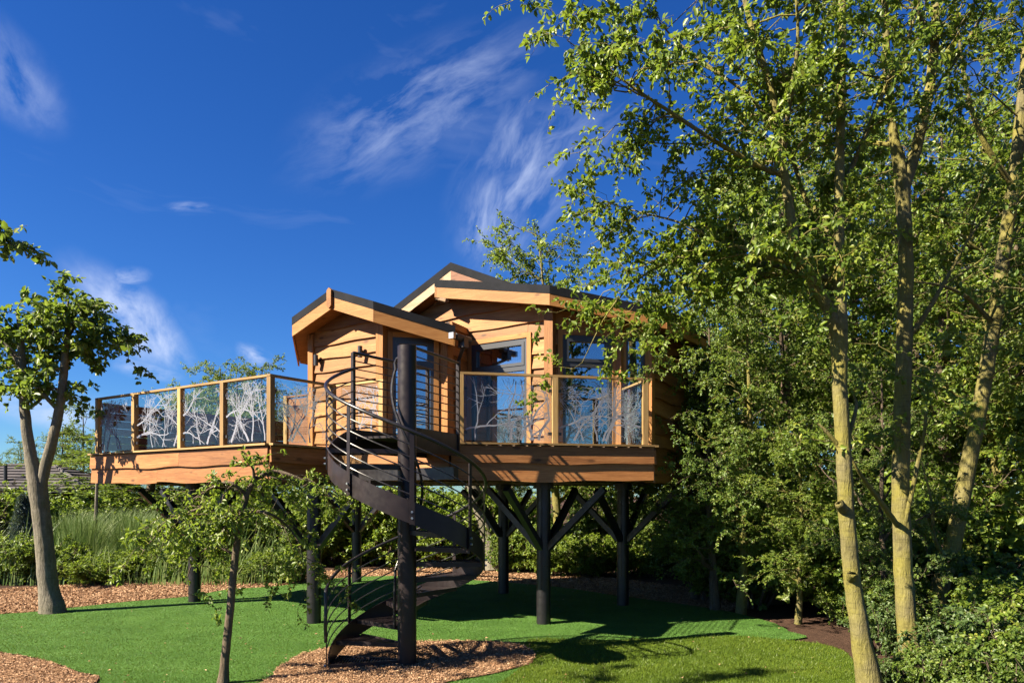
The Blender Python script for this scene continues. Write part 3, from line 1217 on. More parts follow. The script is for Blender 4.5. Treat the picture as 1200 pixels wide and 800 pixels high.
def fascia(a, b, outward, seed, split=None):
    """two waney boards one above the other, the upper lapping the lower"""
    rg = random.Random(seed)
    d = (b - a)
    L = d.length
    d.normalize()
    fa = MB().beam(a - outward * .03 + v2(0, 0, (ZD + ZB) / 2 - .03), b - outward * .03 + v2(0, 0, (ZD + ZB) / 2 - .03), .05, ZD - ZB - .12).build('fascia', 'dark_timber', house)
    for za, zb, dd in ((ZB, ZB + .30, .012), (ZB + .27, ZD - .03, .035)):
        cuts = [0, L]
        if L > 3.5:
            cuts = [0, L * rg.uniform(.4, .6), L]
        for c0, c1 in zip(cuts[:-1], cuts[1:]):
            n = max(3, int((c1 - c0) / .14))
            ph = rg.random() * 9
            vs, gs, fs = [], [], []
            off = (rg.random() * 30, rg.random() * 30)
            for i in range(n + 1):
                s = c0 + .002 + (c1 - c0 - .004) * i / n
                lo = za + .024 * (math.sin(s * 1.9 + ph) * .6 + math.sin(s * 4.7 + ph * 2) * .4)
                for zz, q in ((lo, dd + .03), (zb, dd + .012), (zb, dd - .012), (lo, dd - .012)):
                    vs.append(a + d * s + outward * q + v2(0, 0, zz))
                    gs.append((s + off[0], zz + off[1], q))
            for i in range(n):
                k = i * 4
                fs += [(k, k + 4, k + 5, k + 1), (k + 1, k + 5, k + 6, k + 2), (k + 3, k + 7, k + 4, k), (k + 2, k + 6, k + 7, k + 3)]
            fs += [(0, 1, 2, 3), (4 * n, 4 * n + 3, 4 * n + 2, 4 * n + 1)]
            mb = MB()
            mb.add(vs, fs, gs)
            mb.build('fascia_board', 'deck_fascia', fa)
    MB().beam(a + outward * .03 + v2(0, 0, ZD), b + outward * .03 + v2(0, 0, ZD), .14, .03).build('edge_strip', 'rail_timber', fa)


fascia(P1, P0, -U, 1)
fascia(P0 - U * .03, P2, -V_, 2)
fascia(P2, P3, -U, 3)
fascia(P3, P4, -B, 4)
fascia(P4, P4 + B * 1.38, A, 5)
fascia(P1, PL, V_, 6)


# --- glass railings
def branch_print(Wd, Hd, seed):
    """white branch pattern etched on a pane: flat ribbons, in pane coordinates"""
    rg = random.Random(seed)
    quads = []

    def rib(p, a, L, w_, lev):
        n = max(3, int(L / .045))
        pts = [p]
        for i in range(n):
            a += rg.gauss(0, .14)
            p = (p[0] + math.cos(a) * L / n, p[1] + math.sin(a) * L / n)
            pts.append(p)
        for i in range(n):
            (x0, y0), (x1, y1) = pts[i], pts[i + 1]
            wa = w_ * (1 - .65 * i / n)
            wb = w_ * (1 - .65 * (i + 1) / n)
            dx_, dy_ = x1 - x0, y1 - y0
            l_ = math.hypot(dx_, dy_) or 1
            nx, ny = -dy_ / l_, dx_ / l_
            if all(.015 < x < Wd - .015 and .015 < y < Hd - .02 for x, y in ((x0, y0), (x1, y1))):
                quads.append([(x0 - nx * wa, y0 - ny * wa), (x1 - nx * wb, y1 - ny * wb), (x1 + nx * wb, y1 + ny * wb), (x0 + nx * wa, y0 + ny * wa)])
        if lev < 3:
            for k in range(rg.randint(3, 5) if lev < 2 else rg.randint(1, 3)):
                i = rg.randint(max(1, n // 5), n - 1)
                rib(pts[i], a + rg.choice((-1, 1)) * rg.uniform(.35, 1.0), L * rg.uniform(.4, .72), max(.0036, w_ * (1 - .7 * i / n) * .68), lev + 1)

    for k in range(max(4, int(Wd * 5.2))):
        side = rg.random()
        if side < .7:
            rib((rg.uniform(.05, Wd - .05), .02), math.pi / 2 + rg.uniform(-.6, .6), rg.uniform(.7, 1.1) * Hd, rg.uniform(.010, .023), 0)
        elif side < .85:
            rib((.02, rg.uniform(.1, Hd * .6)), rg.uniform(0, .7), rg.uniform(.6, 1.0) * Wd, rg.uniform(.009, .019), 0)
        else:
            rib((Wd - .02, rg.uniform(.1, Hd * .6)), math.pi - rg.uniform(0, .7), rg.uniform(.6, 1.0) * Wd, rg.uniform(.009, .019), 0)
    return quads


def railing(a, b, posts, outward, seed, hgt=1.08, first=True, last=True, inset=.05, panel_skip=()):
    """posts: distances along a-b"""
    d = (b - a)
    L = d.length
    d.normalize()
    a = a - outward * inset
    MBr = MB().beam(a + d * (posts[0] - .05) + v2(0, 0, ZD + hgt - .017), a + d * (posts[-1] + .05) + v2(0, 0, ZD + hgt - .017), .085, .034)
    rl = MBr.build('railing', 'rail_timber', house)
    for i, s in enumerate(posts):
        if (i == 0 and not first) or (i == len(posts) - 1 and not last):
            continue
        p = a + d * s
        MB().beam(p + v2(0, 0, ZD + .012), p + v2(0, 0, ZD + hgt - .036), .088, .088, up=d).build('post', 'rail_timber', rl)
    for i, (s0, s1) in enumerate(zip(posts[:-1], posts[1:])):
        if i in panel_skip:
            continue
        x0, x1 = s0 + .055, s1 - .055
        z0, z1 = ZD + .05, ZD + hgt - .045
        g = MB().beam(a + d * x0 + v2(0, 0, (z0 + z1) / 2), a + d * x1 + v2(0, 0, (z0 + z1) / 2), .008, z1 - z0)
        g.build('glass_panel', 'rail_glass', rl)
        mb = MB()
        for q in branch_print(x1 - x0, z1 - z0, seed * 10 + i):
            mb.add([a + d * (x0 + x) + outward * .0065 + v2(0, 0, z0 + y) for x, y in q], [(0, 1, 2, 3)])
        mb.build('etched_branches', 'frosted_print', rl, kind='stuff')
        for s in (x0 + .02, x1 - .02):
            for z in (z0 + .12, z1 - .2):
                MB().beam(a + d * (s - .03) + v2(0, 0, z), a + d * (s + .03) + v2(0, 0, z), .03, .045).build('glass_clamp', 'lamp_metal', rl)
    return rl


LT_ = (P0 - P1).length
ps = [s_at(x, P1, (P0 - P1).normalized()) for x in (112.5, 155, 209, 259)] + [LT_ - .05]
railing(P1, P0, ps, -U, 31)
L02 = (P2 - P0).length
railing(P0, P2, [.05, L02 - .02], -V_, 32, first=False)
L23 = (P3 - P2).length
railing(P2, P3, [0.03, 1.02], -U, 33, first=False)
L34 = (P4 - P3).length
dA = (P4 - P3).normalized()
ps = [s_at(x, P3, dA) for x in (540, 651, 757)]
railing(P3, P4, ps, -B, 34)
railing(P4, P4 + B * 1.38, [.06, 1.30], A, 35, first=False)
# timber screen round the far side of the terrace
dU = (PL - P1).normalized()
scr = MB().beam(P1 + U * .1 - V_ * .06 + v2(0, 0, ZD + .98), PL - V_ * .06 + v2(0, 0, ZD + .98), .11, .035).build('screen', 'fence_timber', house)
for i in range(6):
    z = ZD + .1 + i * .15
    MB().beam(P1 + U * .12 - V_ * .06 + v2(0, 0, z + .055), PL - V_ * .06 + v2(0, 0, z + .055), .028, .142).build('screen_board', 'fence_timber', scr)
for i in range(5):
    p = P1 + U * (.2 + i * 1.22) - V_ * .11
    MB().beam(p + v2(0, 0, ZD), p + v2(0, 0, ZD + .96), .08, .08, up=U).build('screen_post', 'fence_timber', scr)
S0 = v2((338 - 600) / F * 15.2, 15.2)
scr2 = MB().beam(S0 + v2(0, 0, ZD + 1.27), S0 - V_ * 1.6 + v2(0, 0, ZD + 1.27), .10, .03).build('screen', 'fence_timber', house)
for i in range(8):
    MB().beam(S0 + v2(0, 0, ZD + .1 + i * .15), S0 - V_ * 1.6 + v2(0, 0, ZD + .1 + i * .15), .026, .145).build('screen_board', 'fence_timber', scr2)
MB().beam(S0 + V_ * .05 + v2(0, 0, ZD), S0 + V_ * .05 + v2(0, 0, ZD + 1.3), .10, .10, up=U).build('screen_post', 'rail_timber', scr2)


# --- windows and doors
def window(O, D, N, s0, s1, z0, z1, splits=(), mull=(), trim=True, depth=.03, fw=.06, name='window'):
    mb = MB()
    zc = lambda s, z: O + D * s + N * depth + v2(0, 0, z)
    f = fw
    mb.beam(zc(s0 + f / 2, z0), zc(s0 + f / 2, z1), f, .07, up=N)
    mb.beam(zc(s1 - f / 2, z0), zc(s1 - f / 2, z1), f, .07, up=N)
    mb.beam(zc(s0 + f, z1 - f / 2), zc(s1 - f, z1 - f / 2), .07, f)
    mb.beam(zc(s0 + f, z0 + f / 2), zc(s1 - f, z0 + f / 2), .07, f)
    for z in splits:
        mb.beam(zc(s0 + f, z), zc(s1 - f, z), .066, f * 1.5)
    win = mb.build(name, 'window_frame', house)
    zs = [z0 + f] + sorted(splits) + [z1 - f]
    for a, b in zip(zs[:-1], zs[1:]):
        MB().beam(zc(s0 + f * .8, (a + b) / 2) - N * .015, zc(s1 - f * .8, (a + b) / 2) - N * .015, .012, b - a).build('pane', 'window_glass', win)
    if len(splits):
        # opening top light: a second, inner sash
        a, b = zs[-2] + f * .7, zs[-1]
        sb = MB()
        e = f * .9
        for sa, sb_ in ((s0 + f, s0 + f + e), (s1 - f - e, s1 - f)):
            m_ = (sa + sb_) / 2
            sb.beam(zc(m_, a) + N * .02, zc(m_, b) + N * .02, e, .05, up=N)
        for zz in (a + e / 2, b - e / 2):
            sb.beam(zc(s0 + f + e, zz) + N * .02, zc(s1 - f - e, zz) + N * .02, .05, e)
        sb.build('sash', 'window_frame', win)
    if trim:
        tw_ = .085
        for s in (s0 - tw_ / 2, s1 + tw_ / 2):
            MB().beam(zc(s, z0) + N * .03, zc(s, z1 + tw_) + N * .03, tw_, .05, up=N).build('trim', 'barge_timber', win)
        MB().beam(zc(s0, z1 + tw_ / 2) + N * .03, zc(s1, z1 + tw_ / 2) + N * .03, .048, tw_).build('trim', 'barge_timber', win)
    return win


window(C3, V_, -U, w0, w1, ZD + .06, HEAD, splits=(HEAD - .52,))
window(C2, D2, -B, d0, d1, ZD + .02, HEAD, splits=(HEAD - .50,), name='door')
window(C3, A, -B, g0_, g1_, ZD + .05, HEAD, splits=(HEAD - .50,), name='door')
window(C3, A, -B, h0, h1, ZD + .35, HEAD, fw=.04)
# interior: partition, curtains, a seat by the window
MB().beam(C3 + U * 2.2 - V_ * .2 + v2(0, 0, 4.2), C3 + U * 2.2 + V_ * 2.4 + v2(0, 0, 4.2), .08, 2.4).build('partition', 'plaster', house)
for O, D, N, s, wd in ((C2, D2, -B, d1 - .16, .22), (C3, V_, -U, w0 + .1, .16)):
    mb = MB()
    vs, fs = [], []
    for i in range(17):
        x = s - wd / 2 + wd * i / 16
        dd = .16 + .025 * math.sin(i * 1.6)
        vs += [O + D * x - N * dd + v2(0, 0, ZD + .08), O + D * x - N * dd + v2(0, 0, HEAD - .05)]
    fs = [(2 * i, 2 * i + 2, 2 * i + 3, 2 * i + 1) for i in range(16)]
    mb.add(vs, fs)
    mb.build('curtain', 'curtain', house)

MB().beam(C3 + V_ * ((w0 + w1) / 2) + U * .16 + v2(0, 0, HEAD - .55), C3 + V_ * ((w0 + w1) / 2) + U * .165 + v2(0, 0, HEAD - .55), w1 - w0 - .1, 1.15).build('sky_reflection_panel', 'sky_reflection_tint', house)  # added pale panel, stands in for sky reflected in the tall window
# --- wall lamps, gutter, downpipe
for px, py, O, D in ((377, 422, C2, V_), (428.5, 412, C2, V_)):
    s = s_at(px, O, D)
    p = O + D * s - U * .14
    z = EYE + (H0 - py) / F * p.y
    lm = MB().tube([v2(p.x, p.y, z - .10), v2(p.x, p.y, z + .10)], .042, 14).build('wall_lamp', 'lamp_metal', house, smooth=True)
    MB().beam(v2(p.x, p.y, z), v2(*(p + U * .10)[:2], z), .05, .06).build('bracket', 'lamp_metal', lm)
gp = VRe + U * .04
zg = z_low(gp) - .20
gt = MB().tube([v2(*(VRe + A * .07 - U * .12)[:2], zg), v2(*(VRe + A * .07 + U * .30)[:2], zg)], .06, 12).build('gutter', 'lamp_metal', house, smooth=True)
pp = C2e + A * .17 + B * .05
q0 = VRe + A * .07 + U * .12
MB().tube([v2(*q0[:2], zg - .04), v2(*q0[:2], zg - .14), v2(pp.x, pp.y, zg - .32), v2(pp.x, pp.y, ZD)], .034, 12).build('downpipe', 'lamp_metal', gt, smooth=True)
MB().beam(v2(*q0[:2], zg - .16), v2(*q0[:2], zg + .02), .13, .13, up=U).build('hopper', 'lamp_metal', gt)
MB().beam(v2(*(VRe + A * .05 - U * .20)[:2], zg), v2(*(VRe + A * .05 - U * .13)[:2], zg), .10, .10).build('gutter_end', 'galvanised', gt)

# --- steel stilts
stilts = [(228, 705), (368, 730), (418, 682), (590, 695), (637, 731), (730, 709)]
for px, py in stilts:
    p = G(px, py)
    st = MB().tube([v2(p.x, p.y, .0), v2(p.x, p.y, ZB - .10)], .118, 20).build('support_post', 'black_steel', house, smooth=True)
    for d in (U, -U, V_, -V_):
        a = p + d * .09 + v2(0, 0, 1.28)
        b = p + d * 1.12 + v2(0, 0, ZB - .12)
        MB().beam(a, b, .10, .10).build('brace', 'black_steel', st)
    MB().tube([v2(p.x, p.y, ZB - .11), v2(p.x, p.y, ZB + .02)], .17, 16).build('head_plate', 'black_steel', st)
for a, b in ((G(228, 705) + V_ * 1.2, G(368, 730) - V_ * 3.0), (G(418, 682) + V_ * 4, G(590, 695) - V_ * 2),
             (G(637, 731) - U * 1.2, G(637, 731) + U * 4.2), (G(730, 709) - U * 1.6, G(730, 709) + U * 3.2), (G(368, 730) - U * 1.0, G(368, 730) + U * 6),
             (G(228, 705) - U * 1.2, G(228, 705) + U * 4)):
    MB().beam(a + v2(0, 0, ZB + .10), b + v2(0, 0, ZB + .10), .11, .18).build('floor_beam', 'black_steel', house)

# ------------------------------------------------------------------ spiral staircase
PC = v2(-1.325, 9.16)
stair = empty('spiral_staircase', PC, 'dark steel spiral staircase with curved handrail round a thick central pole', 'staircase')
MB().tube([v2(PC.x, PC.y, 0), v2(PC.x, PC.y, 4.03)], .118, 32).build('pole', 'stair_steel', stair, smooth=True)
NTR = 14
TH0, DTH = R(196), R(27.9)
ZS0, DZS = .085, .2035
RO = .96


def th_z(z):
    return TH0 - DTH * (z - ZS0) / DZS - DTH * .15


def pol(th, r, z):
    return v2(PC.x + math.cos(th) * r, PC.y + math.sin(th) * r, z)


# one tread: open-mesh steel wedge, a frame with bars
def tread_mesh():
    mb = MB()
    a0, a1 = DTH * .5 + R(2.5), -DTH * .5 - R(2.5)
    pt = lambda th, r, z=0: Vector((math.cos(th) * r, math.sin(th) * r, z))
    mb.beam(pt(a0, .11), pt(a0, RO - .01), .03, .055)
    mb.beam(pt(a1, .11), pt(a1, RO - .01), .03, .055)
    n = 22
    for i in range(n):
        r = .17 + (RO - .20) * i / (n - 1)
        mb.beam(pt(a0 - .03 / r, r, .012), pt(a1 + .03 / r, r, .012), .016, .012)
    for k in (.25, .5, .75):
        th = a0 + (a1 - a0) * k
        mb.beam(pt(th, .11, .004), pt(th, RO - .01, .004), .012, .010)
    me, c_ = mb.mesh('tread')
    me.transform(Matrix.Translation(c_))
    me.materials.append(MATS['stair_steel'])
    return me


tm = tread_mesh()
for i in range(NTR):
    o_ = bpy.data.objects.new('tread', tm)
    finish(o_, stair, v2(PC.x, PC.y, ZS0 + i * DZS - .03))
    o_.rotation_euler = (0, 0, TH0 - DTH * (i + .5))
ZL = ZD + .005
TH_END = R(143) - 2 * math.pi
# outer stringer band
N = 90
vs, fs = [], []
zr = lambda f: f * ZL
thf = lambda f: (TH0) + (TH_END - TH0) * f
for i in range(N + 1):
    f = i / N
    z = f * ZL + .02
    lo = max(.005, z - .15)
    hi = z + .11 if f > .03 else z + .08 + f
    for r, zz in ((RO, lo), (RO + .012, lo), (RO + .012, hi), (RO, hi)):
        vs.append(pol(thf(f), r, zz))
for i in range(N):
    k = i * 4
    for j in range(4):
        j2 = (j + 1) % 4
        fs.append((k + j, k + 4 + j, k + 4 + j2, k + j2))
fs += [(3, 2, 1, 0), (4 * N, 4 * N + 1, 4 * N + 2, 4 * N + 3)]
mb = MB()
mb.add(vs, fs)
mb.build('stringer', 'stair_steel', stair, smooth=True)
RR_ = RO + .035
HR = .90
hp = [pol(thf(f), RR_, f * ZL + HR + .02) for f in np.linspace(0.012, 1, 110)]
# curl at the foot and a straight lead on to the landing post
foot = [pol(thf(.012) + R(1), RR_, .34), pol(thf(.012) + R(2.6), RR_ + .005, .55), pol(thf(.012) + R(2.6), RR_, .72), pol(thf(.012) + R(1), RR_, .84)]
MB().tube(foot + hp, .022, 10).build('handrail', 'black_steel', stair, smooth=True)
for k in range(5):
    hgt = .17 + .14 * k + .03
    MB().tube([pol(thf(f), RR_ - .01, f * ZL + hgt) for f in np.linspace(0.02, 1, 100)], .0085, 6).build('infill_rod', 'black_steel', stair, smooth=True)
for f in (.012, .115, .225, .335, .445, .555, .665, .775, .885):
    th = thf(f)
    z = f * ZL
    r = RR_ - .005
    a = pol(th, r, max(.0, z - .13))
    b = pol(th, r, z + HR)
    bal = MB().beam(a, b, .012, .05, up=Vector((-math.sin(th), math.cos(th), 0))).build('baluster', 'stair_steel', stair)
    for zz in (.0, .07):
        q = pol(th, r + .008, max(.03, z - .06 + zz))
        MB().tube([q, pol(th, r + .03, max(.03, z - .06 + zz))], .014, 6).build('bolt', 'galvanised', bal)
# inner handrail wound round the pole
ri = .19
ih = [pol(thf(f), ri, f * ZL + .86) for f in np.linspace(.10, .985, 80)]
th_e = thf(.985)
ih = [pol(thf(.10), ri, .45), pol(thf(.10), ri, .85)] + ih[1:] + [pol(th_e - .03, ri + .01, 3.84), pol(th_e - .05, ri - .02, 3.89), pol(th_e - .06, .10, 3.90)]
MB().tube(ih, .019, 8).build('inner_handrail', 'black_steel', stair, smooth=True)
# landing bridge to the deck
L0 = pol(R(143), 1.02, 0)
L0 = v2(L0.x, L0.y)
le = (P2 - L0).dot(U)
L1 = L0 + U * (le - .03)
R0 = v2(-1.285, 9.40)
R1 = v2(-.785, 10.55)
dR = (R1 - R0).normalized()
lp_ = [L0, L1, P3 - U * .03, P3 - B * .05 + A * .12, R1, R0]
MB().prism([p + v2(0, 0, ZL) for p in lp_], [p + v2(0, 0, ZL - .03) for p in lp_]).build('landing', 'stair_steel', stair)
for a, b in ((L0, L1), (R0, R1)):
    d = (b - a).normalized()
    MB().beam(a + v2(0, 0, ZL - .06), b + v2(0, 0, ZL - .06), .012, .32).build('side_plate', 'stair_steel', stair)
    zt = ZD + 1.14
    MB().tube([a + v2(0, 0, zt), b + v2(0, 0, zt)], .021, 10).build('handrail', 'black_steel', stair, smooth=True)
    for k in range(9):
        z = ZD + .19 + k * .105
        MB().tube([a + v2(0, 0, z), b + v2(0, 0, z)], .0085, 6).build('infill_rod', 'black_steel', stair, smooth=True)
    for p in ((a, b) if a == L0 else (b,)):
        MB().beam(p + v2(0, 0, ZL - .2), p + v2(0, 0, zt), .045, .045, up=d).build('baluster', 'stair_steel', stair)

# ------------------------------------------------------------------ trees in the foreground
def PL_(L):
    return [P(*q) for q in L]


# slender trunk at the lawn edge, whose limbs reach over the house
y1 = 7.6
T1 = [
    ([v2(*(P(1022, 822, y1))[:2], -.02)] + PL_([(1009, 745, y1), (999, 680, y1), (992, 600, y1), (988, 520, y1), (984, 440, y1), (984, 380, y1), (983, 300, y1), (984, 200, y1),
          (986, 100, y1), (987, 0, y1 + .1), (984, -130, y1 + .2), (978, -260, y1 + .2)]),
     [.155, .100, .088, .084, .080, .078, .084, .054, .05, .045, .04, .03, .015]),
    (PL_([(985, 395, y1), (966, 352, y1 - .02), (940, 310, y1 - .05), (927, 255, y1 - .05), (917, 190, y1), (905, 110, y1 - .1), (880, 30, y1 - .1), (862, -60, y1), (850, -160, y1)]),
     [.07, .062, .055, .05, .043, .036, .03, .022, .012]),
    (PL_([(980, 420, y1), (972, 330, y1 + .25), (966, 260, y1 + .5), (945, 235, y1 + .7), (930, 190, y1 + .8), (915, 140, y1 + 1.0)]), [.05, .045, .04, .03, .022, .012]),
    (PL_([(917, 205, y1), (890, 195, y1), (837, 165, y1 - .1), (785, 131, y1 - .2), (745, 105, y1 - .2), (705, 75, y1 - .2), (665, 48, y1 - .2)]), [.03, .026, .022, .018, .014, .010, .004]),
    (PL_([(912, 160, y1), (880, 115, y1 + .3), (837, 82, y1 + .5), (795, 50, y1 + .6), (760, 12, y1 + .6)]), [.025, .02, .017, .012, .005]),
    (PL_([(940, 315, y1 - .05), (900, 300, y1), (850, 285, y1 + .3), (800, 262, y1 + .6), (755, 250, y1 + .9), (712, 238, y1 + 1.1)]), [.024, .02, .017, .013, .009, .004]),
    (PL_([(983, 330, y1), (930, 318, y1 + .3), (870, 302, y1 + .7), (810, 300, y1 + 1.0), (755, 322, y1 + 1.3), (714, 364, y1 + 1.5), (682, 425, y1 + 1.6)]),
     [.030, .026, .022, .018, .013, .009, .004]),
    (PL_([(930, 318, y1 + .3), (880, 330, y1 + .9), (830, 345, y1 + 1.3), (790, 368, y1 + 1.5), (758, 400, y1 + 1.6)]), [.02, .017, .014, .010, .004]),
    (PL_([(985, 225, y1), (1005, 180, y1 + .1), (1030, 120, y1 + .2), (1062, 50, y1 + .4), (1090, -40, y1 + .5)]), [.03, .026, .022, .016, .008]),
    (PL_([(917, 190, y1), (925, 120, y1 - .3), (935, 50, y1 - .5), (930, -40, y1 - .6)]), [.03, .025, .018, .008]),
    (PL_([(988, 530, y1), (1003, 480, y1 + .1), (1000, 462, y1 + .1)]), [.03, .018, .008]),
    (PL_([(990, 530, y1), (968, 505, y1 - .05), (958, 496, y1 - .05)]), [.028, .018, .008]),
    (PL_([(990, 598, y1), (985, 592, y1 - .10), (984, 589, y1 - .12)]), [.06, .05, .042]),
    (PL_([(998, 680, y1), (998, 673, y1 - .12), (998, 671, y1 - .13)]), [.06, .048, .04]),
]
bb = T1[0][0][0]
t1 = empty('slender_tree', v2(bb.x, bb.y, 0), 'slender tree with yellow-green bark forking low, its limbs reaching over the treehouse roof', 'tree')


def shift0(p):
    return p


g1 = grow(T1, 101, n_sec=215, sec_len=1.0, sec_from=.42, twigs=7, twig_len=.42, leaves=18, leaf=.070, leaf_w=.28, zmin=3.2,
          weight=[.25, .55, .6, 1.6, 1.5, 1.3, 1.5, 1.2, .8, .8, .1, .1, 0.001, 0.001], sec_r=.010, droop=.3)
plant_parts(t1, (bb.x, bb.y, 0), g1, 'bark_green', 'leaf_fresh')

y2 = 8.8
T2 = [
    ([v2(*(P(1074, 800, y2))[:2], -.02)] + PL_([(1063, 735, y2), (1058, 650, y2), (1056, 560, y2), (1058, 460, y2), (1061, 360, y2), (1061, 280, y2), (1056, 210, y2), (1046, 150, y2), (1040, 80, y2), (1037, 0, y2), (1030, -150, y2)]),
     [.18, .118, .107, .102, .096, .09, .085, .082, .05, .045, .038, .018]),
    (PL_([(1058, 225, y2), (1076, 165, y2), (1090, 100, y2), (1097, 20, y2), (1104, -80, y2 + .2), (1108, -190, y2 + .2)]), [.075, .066, .058, .05, .04, .018]),
    (PL_([(1060, 400, y2), (1082, 372, y2 - .1), (1110, 325, y2 - .2), (1135, 280, y2 - .2), (1165, 240, y2 - .2)]), [.036, .03, .022, .015, .006]),
    (PL_([(1055, 620, y2), (1030, 585, y2 - .3), (1006, 552, y2 - .6), (990, 520, y2 - .7)]), [.035, .03, .02, .008]),
    (PL_([(1055, 640, y2), (1072, 560, y2 - .2), (1085, 490, y2 - .3), (1080, 440, y2 - .3)]), [.03, .025, .018, .006]),
    (PL_([(1050, 170, y2), (1010, 165, y2 + .3), (985, 150, y2 + .6), (950, 120, y2 + 1)]), [.03, .024, .018, .008]),
    (PL_([(1085, 120, y2), (1120, 70, y2 + .1), (1150, 20, y2 + .2), (1185, -40, y2 + .2)]), [.03, .024, .018, .008]),
    (PL_([(1095, 60, y2), (1075, 10, y2 - .3), (1060, -60, y2 - .5)]), [.03, .022, .008]),
]
bb = T2[0][0][0]
t2 = empty('slender_tree', v2(bb.x, bb.y, 0), 'upright mossy tree forking high into two stems, beside a leaning trunk', 'tree')
g2 = grow(T2, 102, n_sec=100, sec_len=1.3, sec_from=.5, twigs=7, twig_len=.45, leaves=16, leaf=.070, leaf_w=.28, zmin=2.6, sec_r=.010, droop=.3)
plant_parts(t2, (bb.x, bb.y, 0), g2, 'bark_green', 'leaf_fresh')

y3 = 10.6
T3 = [
    ([v2(*(P(1080, 752, y3))[:2], -.02)] + PL_([(1098, 700, y3), (1116, 640, y3), (1130, 570, y3), (1142, 510, y3), (1153, 450, y3), (1165, 380, y3), (1176, 300, y3), (1187, 220, y3), (1196, 140, y3), (1204, 40, y3), (1210, -80, y3)]),
     [.17, .125, .115, .112, .106, .1, .096, .092, .088, .078, .062, .025]),
    (PL_([(1112, 660, y3), (1095, 630, y3 - .3), (1092, 590, y3 - .5), (1080, 540, y3 - .6)]), [.04, .03, .02, .008]),
    (PL_([(1165, 380, y3), (1135, 350, y3 - .2), (1105, 335, y3 - .4), (1070, 330, y3 - .6)]), [.04, .03, .02, .008]),
    (PL_([(1187, 220, y3), (1150, 160, y3 - .2), (1130, 90, y3 - .2), (1120, 0, y3 - .2)]), [.05, .04, .03, .01]),
    (PL_([(1178, 290, y3), (1220, 230, y3), (1260, 190, y3), (1310, 160, y3)]), [.05, .04, .03, .01]),
]
bb = T3[0][0][0]
t3 = empty('leaning_tree', v2(bb.x, bb.y, 0), 'mossy woodland trunk leaning to the right above the brambles', 'tree')
g3 = grow(T3, 103, n_sec=70, sec_len=1.6, sec_from=.45, twigs=7, twig_len=.5, leaves=15, leaf=.075, leaf_w=.28, zmin=3.4, sec_r=.012, droop=.3)
plant_parts(t3, (bb.x, bb.y, 0), g3, 'bark_green', 'leaf_mid')

# tree on the left of the lawn, forking low
yl = 13.25
TLf = [
    ([v2(*(P(62, 718, yl))[:2], -.02)] + PL_([(57, 690, yl), (52, 640, yl), (48, 600, yl), (44, 572, yl), (35, 530, yl), (29, 480, yl), (26, 430, yl), (24, 395, yl), (20, 362, yl)]),
     [.235, .168, .152, .148, .158, .098, .084, .07, .05, .022]),
    (PL_([(47, 580, yl), (52, 550, yl), (63, 510, yl - .05), (72, 465, yl - .05), (76, 420, yl - .05), (79, 385, yl - .05), (80, 350, yl - .05)]), [.10, .094, .086, .076, .062, .046, .018]),
    (PL_([(26, 430, yl), (12, 410, yl), (-5, 395, yl), (-25, 375, yl + .1)]), [.06, .045, .035, .01]),
    (PL_([(68, 480, yl), (50, 462, yl - .2), (34, 458, yl - .3)]), [.045, .035, .015]),
    (PL_([(29, 480, yl), (45, 470, yl + .1), (62, 450, yl + .3)]), [.04, .03, .012]),
    (PL_([(76, 425, yl), (95, 405, yl + .1), (112, 395, yl + .1), (135, 400, yl)]), [.045, .035, .025, .008]),
    (PL_([(77, 400, yl), (92, 375, yl - .2), (105, 360, yl - .3)]), [.035, .025, .008]),
]
bb = TLf[0][0][0]
tl_ = empty('forked_tree', v2(bb.x, bb.y, 0), 'smooth grey tree forking into two stems at the lawn edge with broad leaves', 'tree')
gl_ = grow(TLf, 104, n_sec=80, sec_len=.74, sec_from=.70, twigs=6, twig_len=.36, leaves=13, leaf=.11, leaf_w=.32, zmin=3.8, sec_r=.012, droop=.3, up=.1,
           weight=[1, 1.1, 1.2, .1, .5, 1.6, 1.4])
plant_parts(tl_, (bb.x, bb.y, 0), gl_, 'bark_grey', 'leaf_mid')

# small drooping tree in front of the terrace
ys = 8.25
TS = [
    ([v2(*(P(261, 801.5, ys))[:2], -.02)] + PL_([(263, 780, ys), (268, 730, ys), (272, 690, ys), (276, 650, ys), (281, 615, ys), (289, 580, ys), (300, 560, ys)]),
     [.075, .050, .045, .042, .040, .038, .035, .026]),
    (PL_([(278, 630, ys), (262, 605, ys - .1), (240, 595, ys - .2), (212, 605, ys - .2), (185, 625, ys - .2), (165, 650, ys - .2)]), [.026, .022, .018, .013, .009, .004]),
    (PL_([(289, 580, ys), (270, 565, ys - .1), (250, 570, ys + .1), (225, 585, ys + .3)]), [.022, .017, .012, .005]),
    (PL_([(300, 560, ys), (322, 552, ys + .2), (350, 560, ys + .2), (378, 572, ys + .4), (402, 585, ys + .5)]), [.028, .024, .018, .012, .005]),
    (PL_([(285, 600, ys), (310, 600, ys - .2), (332, 612, ys + .2), (350, 635, ys + .3), (356, 662, ys + .3)]), [.022, .018, .014, .010, .005]),
    (PL_([(298, 562, ys), (296, 548, ys - .1), (288, 540, ys - .2)]), [.022, .014, .006]),
    (PL_([(276, 650, ys), (250, 640, ys + .2), (228, 655, ys + .3), (215, 690, ys + .3)]), [.018, .014, .009, .004]),
]
bb = TS[0][0][0]
ts = empty('young_tree', v2(bb.x, bb.y, 0), 'small drooping young tree on the lawn in front of the terrace fascia', 'tree')
gs_ = grow(TS, 105, n_sec=78, sec_len=.52, sec_from=.62, twigs=6, twig_len=.26, leaves=13, leaf=.056, leaf_w=.26, zmin=.95, sec_r=.007, droop=.55, up=.05,
           weight=[.6, 1.2, 1, 1.2, 1.1, .8, .9])
